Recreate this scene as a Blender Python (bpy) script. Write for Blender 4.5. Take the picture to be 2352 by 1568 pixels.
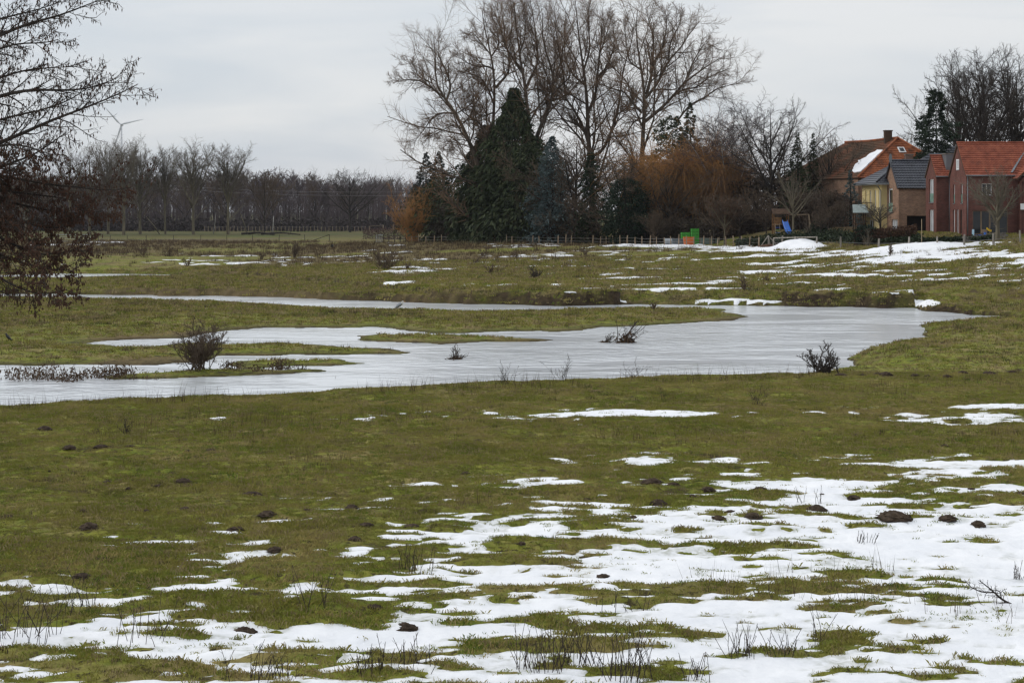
import bpy, math, random
import numpy as np
from mathutils import Vector, Matrix

for o in list(bpy.data.objects): bpy.data.objects.remove(o)
SC = bpy.context.scene
COL = SC.collection

# ------------------------------------------------------------------ camera, sky, sun, exposure
F, CX, YH, H = 3920.0, 1176.0, 485.0, 6.75      # focal length in units of a 2352-wide picture, horizon row, eye height above the water
cd = bpy.data.cameras.new('camera'); cam = bpy.data.objects.new('camera', cd); COL.objects.link(cam)
cd.sensor_width = 36.0; cd.lens = 36.0*F/2352.0; cd.shift_y = -(784.0-YH)/2352.0
cd.clip_start = 0.5; cd.clip_end = 12000
cam.location = (0, 0, H); cam.rotation_euler = (math.radians(90), 0, 0)
SC.camera = cam
SUN_EL, SUN_AZ = math.radians(30), math.radians(-75)     # azimuth from +Y, negative = to the left
w = bpy.data.worlds.new('World'); SC.world = w; w.use_nodes = True
nt = w.node_tree; N = nt.nodes; L = nt.links
for n in list(N): N.remove(n)
wo = N.new('ShaderNodeOutputWorld'); bg = N.new('ShaderNodeBackground'); L.new(bg.outputs[0], wo.inputs[0])
sky = N.new('ShaderNodeTexSky'); sky.sky_type = 'NISHITA'; sky.sun_disc = False
sky.sun_elevation = SUN_EL; sky.sun_rotation = SUN_AZ
skm = N.new('ShaderNodeVectorMath'); skm.operation = 'SCALE'; skm.inputs['Scale'].default_value = 0.10
L.new(sky.outputs[0], skm.inputs[0])
tc = N.new('ShaderNodeTexCoord'); mp = N.new('ShaderNodeMapping'); mp.inputs['Scale'].default_value = (3.0, 3.0, 13.0)
L.new(tc.outputs['Generated'], mp.inputs[0])
nz = N.new('ShaderNodeTexNoise'); nz.inputs['Scale'].default_value = 1.6; nz.inputs['Detail'].default_value = 5; nz.inputs['Roughness'].default_value = 0.48
nz.inputs['Distortion'].default_value = 0.6
L.new(mp.outputs[0], nz.inputs['Vector'])
cr = N.new('ShaderNodeValToRGB'); L.new(nz.outputs[0], cr.inputs[0])
cr.color_ramp.elements[0].position = 0.36; cr.color_ramp.elements[0].color = (0.655, 0.70, 0.75, 1)
cr.color_ramp.elements[1].position = 0.62; cr.color_ramp.elements[1].color = (0.81, 0.82, 0.83, 1)
mx = N.new('ShaderNodeMix'); mx.data_type = 'RGBA'; mx.inputs[0].default_value = 0.90
L.new(skm.outputs[0], mx.inputs[6]); L.new(cr.outputs[0], mx.inputs[7])
# an overcast sky is brighter towards the zenith
sp = N.new('ShaderNodeSeparateXYZ'); L.new(tc.outputs['Generated'], sp.inputs[0]); gr = N.new('ShaderNodeMapRange'); gr.inputs[1].default_value = 0; gr.inputs[2].default_value = 1; gr.inputs[3].default_value = 1.0; gr.inputs[4].default_value = 1.5
L.new(sp.outputs[2], gr.inputs[0]); gm = N.new('ShaderNodeVectorMath'); gm.operation = 'SCALE'; L.new(mx.outputs[2], gm.inputs[0]); L.new(gr.outputs[0], gm.inputs['Scale']); L.new(gm.outputs[0], bg.inputs[0])
bg.inputs[1].default_value = 1.0
sl = bpy.data.lights.new('sun', 'SUN'); sl.energy = 1.3; sl.angle = math.radians(25); sl.color = (1, 0.97, 0.93)
so = bpy.data.objects.new('sun', sl); COL.objects.link(so)
sd = Vector((math.sin(SUN_AZ)*math.cos(SUN_EL), math.cos(SUN_AZ)*math.cos(SUN_EL), math.sin(SUN_EL)))
so.rotation_euler = sd.to_track_quat('Z', 'Y').to_euler(); so.location = (-40, 20, 60)
SC.view_settings.view_transform = 'Standard'; SC.view_settings.look = 'None'; SC.view_settings.gamma = 1.0
SC.view_settings.exposure = 0.0; SC.view_settings.use_curve_mapping = False
SC.render.engine = 'CYCLES'
SC.cycles.max_bounces = 6; SC.cycles.diffuse_bounces = 3; SC.cycles.glossy_bounces = 3; SC.cycles.volume_bounces = 0
SC.cycles.use_adaptive_sampling = True; SC.cycles.adaptive_threshold = 0.01; SC.cycles.use_denoising = True; SC.cycles.denoising_prefilter = 'ACCURATE'; SC.cycles.pixel_filter_type = 'BLACKMAN_HARRIS'; SC.cycles.filter_width = 1.4; SC.cycles.sample_clamp_indirect = 4

# ------------------------------------------------------------------ helpers
def at(x, y, z=0.0):
    D = F*(H-z)/(y-YH); return ((x-CX)/F*D, D)
def atD(x, y, D): return ((x-CX)/F*D, D, H-(y-YH)/F*D)
def tag(o, label=None, cat=None, group=None, kind=None):
    if label: o['label'] = label
    if cat: o['category'] = cat
    if group: o['group'] = group
    if kind: o['kind'] = kind
    return o
def empty(name, loc, label, cat, group=None, rz=0.0):
    o = bpy.data.objects.new(name, None); COL.objects.link(o); o.location = loc; o.rotation_euler = (0, 0, rz)
    o.empty_display_size = 0.3
    return tag(o, label, cat, group)
def mesh_np(name, V, faces, mat, parent=None, smooth=False, loc=(0, 0, 0)):
    """V (n,3); faces: int array (m,3) or (m,4), or a list of them"""
    me = bpy.data.meshes.new(name)
    if not isinstance(faces, (list, tuple)): faces = [faces]
    faces = [np.asarray(f, dtype=np.int32) for f in faces if len(f)]
    V = np.asarray(V, dtype=np.float32)
    me.vertices.add(len(V)); me.vertices.foreach_set('co', V.ravel())
    nl = sum(f.size for f in faces); nf = sum(len(f) for f in faces)
    me.loops.add(nl); me.polygons.add(nf)
    me.loops.foreach_set('vertex_index', np.concatenate([f.ravel() for f in faces]))
    ls = []; o0 = 0
    for f in faces:
        ls.append(o0+np.arange(len(f))*f.shape[1]); o0 += f.size
    me.polygons.foreach_set('loop_start', np.concatenate(ls).astype(np.int32))
    if smooth: me.polygons.foreach_set('use_smooth', np.ones(nf, dtype=bool))
    me.update(calc_edges=True); me.validate()
    if mat: me.materials.append(mat)
    o = bpy.data.objects.new(name, me); COL.objects.link(o); o.location = loc
    if parent: o.parent = parent
    return o
def children(o): return [c for c in bpy.data.objects if c.parent == o]
def copy_tree(o, parent=None, kids=None):
    c = o.copy(); COL.objects.link(c); c.parent = parent
    for ch in o.children: copy_tree(ch, c)
    return c
class MB:
    """collects faces in world coordinates; build() links them as one mesh object relative to its parent"""
    def __init__(s): s.v = []; s.f = []
    def poly(s, pts):
        b = len(s.v); s.v += [tuple(p) for p in pts]; s.f.append(tuple(range(b, b+len(pts)))); return s
    def box(s, x0, x1, y0, y1, z0, z1):
        b = len(s.v)
        s.v += [(x, y, z) for z in (z0, z1) for y in (y0, y1) for x in (x0, x1)]
        s.f += [tuple(b+i for i in q) for q in ((0, 2, 3, 1), (4, 5, 7, 6), (0, 1, 5, 4), (2, 6, 7, 3), (0, 4, 6, 2), (1, 3, 7, 5))]
        return s
    def prism(s, pts, d):
        """polygon pts extruded by vector d"""
        n = len(pts); b = len(s.v); s.v += [tuple(p) for p in pts]+[(p[0]+d[0], p[1]+d[1], p[2]+d[2]) for p in pts]
        s.f.append(tuple(range(b, b+n))); s.f.append(tuple(range(b+2*n-1, b+n-1, -1)))
        for i in range(n):
            j = (i+1) % n; s.f.append((b+i, b+n+i, b+n+j, b+j))
        return s
    def beam(s, p, q, w, h=None, up=(0, 0, 1)):
        h = h or w; p = Vector(p); q = Vector(q); t = (q-p).normalized(); u = Vector(up)
        if abs(t.dot(u)) > .95: u = Vector((0, 1, 0))
        a = t.cross(u).normalized(); c = a.cross(t)
        pts = [p+a*(i*w/2)+c*(j*h/2) for i, j in ((-1, -1), (1, -1), (1, 1), (-1, 1))]
        return s.prism(pts, q-p)
    def tube(s, pts, r, sides=6, cap=True):
        if not isinstance(r, (list, tuple)): r = [r]*len(pts)
        P = [Vector(p) for p in pts]; b = len(s.v); ref = None
        for i, p in enumerate(P):
            t = (P[min(i+1, len(P)-1)]-P[max(i-1, 0)]).normalized()
            if ref is None:
                ref = Vector((0, 0, 1)) if abs(t.z) < .9 else Vector((1, 0, 0))
            a = t.cross(ref).normalized(); c = a.cross(t).normalized(); ref = c
            for k in range(sides):
                an = 2*math.pi*k/sides; s.v.append(tuple(p+a*(r[i]*math.cos(an))+c*(r[i]*math.sin(an))))
        for i in range(len(P)-1):
            for k in range(sides):
                j = (k+1) % sides; s.f.append((b+i*sides+k, b+i*sides+j, b+(i+1)*sides+j, b+(i+1)*sides+k))
        if cap:
            s.f.append(tuple(b+k for k in range(sides-1, -1, -1))); e = b+(len(P)-1)*sides; s.f.append(tuple(e+k for k in range(sides)))
        return s
    def build(s, name, mat, parent=None, loc=None, smooth=False, world=True):
        me = bpy.data.meshes.new(name)
        base = Vector((0, 0, 0))
        if world:
            q = parent; base = Vector(loc) if loc is not None else Vector((0, 0, 0))
            while q is not None: base = base+Vector(q.location); q = q.parent
        me.from_pydata([(v[0]-base[0], v[1]-base[1], v[2]-base[2]) for v in s.v], [], s.f); me.update()
        if smooth: me.polygons.foreach_set('use_smooth', [True]*len(me.polygons))
        me.materials.append(mat)
        o = bpy.data.objects.new(name, me); COL.objects.link(o)
        if loc is not None: o.location = loc
        if parent: o.parent = parent
        return o

# ---- materials
def mat_noise(name, cols, scale=1.0, detail=4, rough=0.9, pos=None, bump=0.0, bscale=None, stretch=(1, 1, 1), spec=0.2, distort=0.0, obj=False):
    """colour ramp over world-space noise"""
    m = bpy.data.materials.new(name); m.use_nodes = True; t = m.node_tree; n = t.nodes; l = t.links
    b = n['Principled BSDF']; b.inputs['Roughness'].default_value = rough; b.inputs['Specular IOR Level'].default_value = spec
    if obj:
        g = n.new('ShaderNodeTexCoord'); vec = g.outputs['Object']
    else:
        g = n.new('ShaderNodeNewGeometry'); vec = g.outputs['Position']
    mp = n.new('ShaderNodeMapping'); mp.inputs['Scale'].default_value = stretch; l.new(vec, mp.inputs[0])
    nz = n.new('ShaderNodeTexNoise'); nz.inputs['Scale'].default_value = scale; nz.inputs['Detail'].default_value = detail; nz.inputs['Distortion'].default_value = distort
    l.new(mp.outputs[0], nz.inputs['Vector'])
    r = n.new('ShaderNodeValToRGB'); l.new(nz.outputs[0], r.inputs[0])
    k = len(cols); ps = pos or [0.3+0.4*i/(max(k-1, 1)) for i in range(k)]
    e = r.color_ramp.elements
    while len(e) < k: e.new(0.5)
    for i in range(k):
        e[i].position = ps[i]; e[i].color = (*cols[i], 1)
    l.new(r.outputs[0], b.inputs['Base Color'])
    if bump:
        n2 = n.new('ShaderNodeTexNoise'); n2.inputs['Scale'].default_value = bscale or scale*6; n2.inputs['Detail'].default_value = 4; l.new(mp.outputs[0], n2.inputs['Vector'])
        bp = n.new('ShaderNodeBump'); bp.inputs['Strength'].default_value = bump; bp.inputs['Distance'].default_value = 0.05
        l.new(n2.outputs[0], bp.inputs['Height']); l.new(bp.outputs[0], b.inputs['Normal'])
    return m
def mat_plain(name, col, rough=0.6, spec=0.4, metal=0.0, var=0.15, scale=3.0):
    c2 = tuple(min(1, c*(1+var)) for c in col); c1 = tuple(c*(1-var) for c in col)
    m = mat_noise(name, [c1, c2], scale=scale, rough=rough, spec=spec)
    m.node_tree.nodes['Principled BSDF'].inputs['Metallic'].default_value = metal
    return m

# ---- noise
def _h(ix, iy, s):
    h = (ix.astype(np.int64)*374761393+iy.astype(np.int64)*668265263+s*974634711) & 0xffffffff
    h = ((h ^ (h >> 13))*1274126177) & 0xffffffff
    return ((h ^ (h >> 16)) & 0xffffff)/float(0xffffff)
def vnoise(x, y, s=0):
    ix = np.floor(x); iy = np.floor(y); fx = x-ix; fy = y-iy
    fx = fx*fx*fx*(fx*(fx*6-15)+10); fy = fy*fy*fy*(fy*(fy*6-15)+10)
    a = _h(ix, iy, s); b = _h(ix+1, iy, s); c = _h(ix, iy+1, s); d = _h(ix+1, iy+1, s)
    return (a*(1-fx)+b*fx)*(1-fy)+(c*(1-fx)+d*fx)*fy
def fbm(x, y, octv=4, s=0, gain=.5):
    r = 0; a = 1; t = 0; ca, sa = math.cos(.6), math.sin(.6)
    for i in range(octv):
        r = r+a*vnoise(x, y, s+i*17); t += a; a *= gain
        x, y = (x*ca-y*sa)*2.03, (x*sa+y*ca)*2.03
    return r/t
def sstep(a, b, x):
    t = np.clip((x-a)/(b-a), 0, 1); return t*t*(3-2*t)

# ------------------------------------------------------------------ terrain: the flood meadow, rising to the gardens
W = lambda pts, z=0.0: np.array([at(x, y, z) for x, y in pts])
near_bank = [(-700, 960), (-200, 940), (0, 931), (100, 925), (300, 915), (420, 912), (560, 908), (680, 904), (730, 894), (800, 893), (960, 887), (1100, 880),
             (1300, 872), (1500, 866), (1700, 860), (1830, 856), (1900, 850), (1960, 843), (2018, 838)]
cove = [(2018, 838), (1975, 832), (1950, 826), (1945, 812), (1952, 802), (2000, 788), (2080, 776), (2165, 768), (2115, 765), (2105, 757), (2125, 744), (2180, 737), (2250, 731), (2345, 725)]
far_bank = [(2345, 725), (2200, 718), (2115, 715), (2112, 706), (2090, 706), (2000, 707), (1900, 705), (1790, 703), (1700, 702), (1560, 702), (1450, 700), (1300, 702),
            (1180, 700), (1050, 697), (960, 694), (800, 688), (600, 682), (300, 678), (140, 676), (-200, 671), (-700, 664)]
meadow = [(-700, 672), (-200, 680), (140, 684), (300, 687), (550, 694), (700, 702), (850, 710), (960, 713), (1100, 713), (1250, 711), (1400, 707), (1480, 706), (1650, 710),
          (1695, 717), (1712, 727), (1690, 734), (1568, 741), (1384, 749), (1284, 760), (1000, 763), (930, 757), (867, 749), (784, 753), (633, 751), (560, 755), (500, 762),
          (420, 775), (320, 781), (200, 786), (250, 795), (330, 794), (420, 788), (520, 789), (623, 786), (733, 789), (784, 796), (874, 798), (944, 809), (900, 812),
          (784, 814), (667, 815), (523, 818), (440, 826), (367, 836), (200, 836), (0, 838), (-200, 838), (-700, 845)]
isles = [[(801, 771), (870, 766), (960, 768), (1080, 770), (1200, 774), (1294, 779), (1200, 785), (1080, 785), (1017, 788), (900, 786), (840, 779)],
         [(523, 826), (600, 823), (700, 826), (784, 822), (830, 833), (780, 838), (650, 842), (560, 850), (520, 838)],
         [(225, 864), (400, 848), (520, 846), (640, 852), (740, 847), (765, 852), (600, 861), (400, 868), (260, 872)]]
back_water = [(-300, 636), (-50, 632), (130, 627), (250, 628), (400, 630), (540, 632.5), (500, 637), (350, 638), (200, 638), (150, 642), (60, 641), (-300, 645)]
def inside(X, Y, P):
    r = np.zeros(X.shape, bool); n = len(P)
    for i in range(n):
        x0, y0 = P[i]; x1, y1 = P[(i+1) % n]
        if y0 == y1: continue
        c = ((y0 > Y) != (y1 > Y)) & (X < (x1-x0)*(Y-y0)/(y1-y0)+x0); r ^= c
    return r
def dist(X, Y, P, closed=False):
    d2 = np.full(X.shape, 1e9); n = len(P)
    for i in range(n if closed else n-1):
        x0, y0 = P[i]; x1, y1 = P[(i+1) % n]; dx, dy = x1-x0, y1-y0
        t = np.clip(((X-x0)*dx+(Y-y0)*dy)/(dx*dx+dy*dy+1e-9), 0, 1)
        d2 = np.minimum(d2, (X-x0-t*dx)**2+(Y-y0-t*dy)**2)
    return np.sqrt(d2)
FX = [-700, 0, 300, 700, 930, 1200, 1500, 1800, 2000, 2200, 2352, 3000]
FD = [345, 340, 330, 305, 270, 240, 215, 190, 172, 164, 160, 150]
FZ = [.85, .85, 1.03, 1.25, 1.86, 2.16, 2.47, 2.92, 3.24, 3.55, 4.05, 5.0]
BX = [-700, 0, 500, 1000, 1600, 2352, 3000]; BD = [200, 190, 175, 132, 124, 112, 105]
def base_z(X, Y):
    xd = CX+F*X/np.maximum(Y, 1.0)
    Df = np.interp(xd, FX, FD); zf = np.interp(xd, FX, FZ); Db = np.interp(xd, BX, BD)
    Df = Df+4*(fbm(X*.03, Y*.03, 2, 5)-.5)
    t = np.clip((Y-Db)/(Df-Db), 0, 1); zb = np.where(Y > Db-6, np.minimum(.98, zf), .55); z = zb+(zf-zb)*t**1.08
    z = np.where(Y < 60, .55+.25*sstep(60, 20, Y), z)
    zp = np.maximum(zf, 4.45)                       # garden terrace behind the fence on the right
    k = sstep(1600, 1790, xd)
    z = z+k*(zp-zf)*sstep(1.5, 9.0, Y-Df)
    far = np.interp(Y, [345, 520, 1200, 6000], [0, 1, 1.2, 1.5])
    left = sstep(1000, 800, xd)
    z = np.where(Y > Df, z*(1-far*.0)-left*np.clip(z-.9, 0, 9)*np.clip((Y-Df)/100, 0, 1), z)
    return z
wn, wf, wm = W(near_bank, .38), W(far_bank, 0), W(meadow, .03); wc = np.array([at(x, y, .30 if y > 750 else .10) for x, y in cove]); wc[0] = wn[-1]
wi = [W(p, .02) for p in isles]; wb = W(back_water, .05)
outer = np.vstack([wn, wc[1:], wf[1:]])
mk = len([1 for p in meadow[:12]])
def terrain(X, Y):
    """ground height and hummock noise"""
    z = base_z(X, Y)
    lim = np.full(X.shape, 1e3)
    m = (Y > 45) & (Y < 330)
    x, y = X[m], Y[m]
    jx = x+1.1*(fbm(x*.35, y*.35, 3, 31)-.5)*2*np.clip(y/110, .35, 1.2); jy = y+1.6*(fbm(x*.3, y*.3, 3, 32)-.5)*2*np.clip(y/110, .35, 1.2)
    wat = inside(jx, jy, outer) & ~inside(jx, jy, wm)
    for p in wi: wat &= ~inside(jx, jy, p)
    inb = inside(jx, jy, wb)
    dn, dc, df = dist(jx, jy, wn), dist(jx, jy, wc), dist(jx, jy, wf)
    dm = dist(jx, jy, wm, True); db = dist(jx, jy, wb, True)
    di = np.minimum.reduce([dist(jx, jy, p, True) for p in wi])
    zz = z[m]; xd = CX+F*x/y
    cut = np.clip(fbm(x*.07, y*.05, 3, 41)*2.2-.55, .12, 1)                # eroded stretches of the far bank
    cut = np.maximum(cut, np.where((xd > 880) & (xd < 1420) | (xd > 1800) & (xd < 2100), .95, 0))
    Lf = 5.0*(1-cut)+.55*cut
    L1 = .03+1.3*(1-np.exp(-dn/3.0)); L2 = .03+.95*(1-np.exp(-dc/np.interp(y, [93, 101], [2.6, 9.0]))); L3 = .03+1.35*(1-np.exp(-df/Lf))
    L1 = L1+.2*np.maximum(dn-3, 0); L2 = L2+.2*np.maximum(dc-np.interp(y, [93, 101], [3, 9]), 0); L3 = L3+.2*np.maximum(df-3, 0)
    L4 = .03+.36*(1-np.exp(-dm/7.0)); L5 = .02+.22*(1-np.exp(-di/2.0)); L6 = .05+.9*(1-np.exp(-db/np.where(y > wb[:, 1].mean(), 3.5, 22)))+.2*np.maximum(db-8, 0)
    land_in_meadow = inside(jx, jy, wm)
    lm = np.where(land_in_meadow, L4, np.minimum(np.minimum(L1, L2), L3))
    isl = inside(jx, jy, outer) & ~land_in_meadow & ~wat
    lm = np.where(isl, L5, lm); lm = np.minimum(lm, L6)
    lo = np.minimum(zz, lm)
    dw = np.minimum(np.minimum(np.minimum(dn, dc), df), np.minimum(dm, di))
    lo = np.where(wat, -.05-.5*(1-np.exp(-dw/1.2)), lo); lo = np.where(inb, -.05-.3*(1-np.exp(-db/1.2)), lo)
    z = z.copy(); z[m] = lo
    shore = np.full(X.shape, 1.0); shore[m] = np.clip(np.minimum(dw, db)/2.5, 0, 1)*(~(wat | inb))
    # hummocks
    n = (fbm(X*.60+7, Y*1.45, 5, 3, .6)-.5)/.12
    n2 = (fbm(X*.085+3, Y*.10, 4, 9, .55)-.5)/.13
    amp = np.interp(Y, [10, 40, 80, 150, 300, 600], [.05, .045, .035, .04, .06, .05])
    z = z+amp*(n*.75+n2*.6)*shore*np.clip(z*3, 0, 1)
    z = z+.02*(fbm(X*2.1, Y*2.6, 3, 77)-.5)*2*shore*(Y < 90)
    return z, n, n2, shore
# fan-shaped grid, finer where the eye is close
uc = np.concatenate([np.linspace(-1.6, -.37, 26)[:-1], np.linspace(-.37, .37, 390), np.linspace(.37, 1.6, 26)[1:]])
rows = [6.0]
while rows[-1] < 7000:
    y = rows[-1]
    r = .06 if y < 19 else np.interp(y, [19, 60, 100, 180, 260, 520, 900], [.0034, .0046, .0054, .0052, .010, .02, .1])
    rows.append(y*(1+r))
rows = np.array(rows)
GX = rows[:, None]*uc[None, :]; GY = np.repeat(rows[:, None], len(uc), 1)
GZ, GN1, GN2, GSH = terrain(GX, GY)
XD = CX+F*GX/GY; YD = YH+F*(H-GZ)/GY
# ---- snow cover: share of the surface by place
def table(xs, ys, T, X, Y):
    T = np.array(T, float); fi = np.interp(Y, ys, np.arange(len(ys))); fj = np.interp(X, xs, np.arange(len(xs)))
    i = np.clip(fi.astype(int), 0, len(ys)-2); j = np.clip(fj.astype(int), 0, len(xs)-2); a = fi-i; b = fj-j
    return (T[i, j]*(1-b)+T[i, j+1]*b)*(1-a)+(T[i+1, j]*(1-b)+T[i+1, j+1]*b)*a
cov_n = table([0, 600, 1200, 1800, 2352], [925, 938, 948, 962, 985, 1020, 1045, 1060, 1085, 1110, 1140, 1170, 1200, 1240, 1280, 1320, 1340, 1360, 1395, 1415, 1440, 1500, 1568],
              [[0, 0, 0, 0, 0], [0, 0, .06, .12, .25], [0, .03, .2, .25, .35], [.02, .06, .12, .12, .30], [0, 0, 0, .01, .03], [0, 0, .02, .01, .01], [0, 0, .06, .16, .15],
               [0, 0, .08, .22, .34], [0, 0, .04, .18, .46], [0, 0, .26, .50, .54], [0, .02, .15, .36, .46], [0, .10, .36, .60, .66], [.02, .22, .50, .74, .88],
               [.08, .25, .56, .66, .90], [.04, .22, .56, .66, .93], [.20, .30, .66, .72, .90], [.36, .42, .62, .70, .86], [.24, .40, .64, .70, .84],
               [.04, .36, .74, .80, .9], [.08, .36, .68, .80, .9], [.42, .52, .68, .84, .92], [.50, .64, .72, .82, .92], [.60, .68, .70, .86, .86]], XD, YD)
cov_f = table([150, 600, 1000, 1300, 1600, 1900, 2150, 2352], [548, 560, 572, 584, 596, 608, 620, 635, 650, 664, 678, 690, 700],
              [[0, 0, .03, .1, .5, .45, .75, .3], [0, 0, .10, .16, .55, .25, .5, .2], [.01, .01, .08, .06, .15, .55, .6, .2], [.05, .08, .12, .12, .12, .45, .5, .5], [.06, .22, .15, .15, .16, .16, .30, .65],
               [.03, .15, .18, .12, .16, .20, .52, .62], [0, .02, .20, .08, .14, .42, .52, .42], [0, .04, .18, .08, .12, .48, .30, .2], [0, 0, .20, .08, .08, .25, .2, .32],
               [0, 0, .02, .16, .28, .28, .25, .35], [0, 0, 0, .03, .10, .10, .06, .25], [0, 0, 0, 0, .05, .05, .02, .25], [0, 0, 0, 0, 0, 0, 0, 0]], XD, YD)
cov_f = np.clip(cov_f*np.where((XD > 1200) & (YD > 580), np.interp(XD, [1900, 2250], [1.35, .9]), 1.0), 0, .9)
cov = np.where(GY < 75, cov_n, np.where((GY > 118) & (GY < 420), cov_f, 0.0))
# quantile of a unit normal, approximated
pq = np.clip(cov, .004, .996); q = 5.5556*(1-((1-pq)/pq)**.1186)
fs1 = (fbm(GX*.085, GY*.24, 4, 203, .6)-.5)/.13; fs2 = (fbm(GX*.36, GY*.9, 3, 209, .6)-.5)/.14
nn = np.where(GY < 75, (GN1*.84+GN2*.24+.62*(fbm(GX*1.5, GY*4.4, 3, 55)-.5)/.14)/1.0, fs1*.68+fs2*.68)
q = np.where(cov < .012, -9, q+np.where((GY < 75) & (cov > .15), .08, .1))
d = q-nn
def patch(x0, x1, y, hy, s=2.8):
    """an extra drift where the photograph shows one"""
    cx, rx = (x0+x1)/2, (x1-x0)/2
    return s*(1-((XD-cx)/rx)**2-((YD-y)/hy)**2)
for a in [(1410, 1520, 691, 7), (1555, 1790, 694, 9), (2085, 2170, 697, 10), (1640, 2060, 578, 4), (2030, 2200, 553, 10), (1430, 1660, 565, 5),
          (1760, 1910, 567, 7), (2230, 2420, 586, 8), (2150, 2360, 557, 2), (1250, 1670, 950, 9), (2170, 2420, 934, 7), (2100, 2420, 963, 8), (1420, 1560, 1057, 12), (475, 525, 961, 4), (810, 866, 961, 7),
          (1890, 2400, 1066, 9), (1570, 2100, 1110, 14), (160, 290, 557, 1.6), (60, 240, 562, 1.6), (1140, 1370, 1106, 9), (1270, 1800, 663, 2.5), (1800, 2050, 631, 3.5), (870, 960, 650, 3), (890, 1000, 615, 2.5), (890, 985, 628, 2.5), (885, 935, 563, 2)]:
    d = np.maximum(d, np.minimum(patch(*a), 1.5)-.72*nn-.45)
GDF = np.interp(XD, FX, FD)
d = np.where((GSH < .25) & (GY < 75) | (GZ < .1), -9, d)
d = np.where((GY > GDF+1.0) & (XD > 1620) & ~((XD > 2010) & (XD < 2260) & (GY < GDF+5.5)), -9, d)
d = np.where((GY > GDF+2.0) & (XD <= 1620) & (XD > 900), -9, d)
thick = np.interp(GY, [20, 60, 120, 300], [.036, .036, .09, .15])
GT = np.where(d > -3, thick*np.tanh(d*.9), -.3)
GT = GT+np.where(d > 0, (.03*(fbm(GX*.7, GY*1.2, 3, 90)-.5)+.018*(fbm(GX*2.6, GY*3.2, 2, 92)-.5))*2*np.clip(d, 0, 1), 0)
for x, y, rx, ry, h in [(1826, 566, 2.3, 2.2, .85), (1862, 562, 1.4, 1.5, .5), (2090, 552, 3.5, 2.2, .45), (2160, 553, 2.6, 2.0, .35)]:   # shovelled heaps by the fence
    D = np.interp(x, FX, FD)-3.0; X0 = (x-CX)/F*D
    GT = GT+h*np.exp(-((GX-X0)/rx)**2-((GY-D)/ry)**2)*(np.abs(GX-X0) < 3*rx)*(.85+.3*fbm(GX*.8, GY*.8, 2, 61))
def sample(A, X, Y):
    u = np.interp(X/Y, uc, np.arange(len(uc))); v = np.interp(Y, rows, np.arange(len(rows)))
    j = np.clip(u.astype(int), 0, len(uc)-2); i = np.clip(v.astype(int), 0, len(rows)-2); b = u-j; a = v-i
    return (A[i, j]*(1-b)+A[i, j+1]*b)*(1-a)+(A[i+1, j]*(1-b)+A[i+1, j+1]*b)*a
def gz(X, Y): return float(sample(GZ, np.array([X]), np.array([Y]))[0])
def gpt(x, y):
    """the point of the ground seen at picture place x, y (scan outward from the eye)"""
    u = (x-CX)/F; zz = sample(GZ, u*rows, rows); yy = YH+F*(H-zz)/rows
    k = np.argmax(yy <= y); k = max(k, 1)
    t = (yy[k-1]-y)/(yy[k-1]-yy[k]+1e-9); D = rows[k-1]+t*(rows[k]-rows[k-1])
    return (u*D, D, gz(u*D, D))
def gD(x, D): return ((x-CX)/F*D, D, gz((x-CX)/F*D, D))

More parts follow.
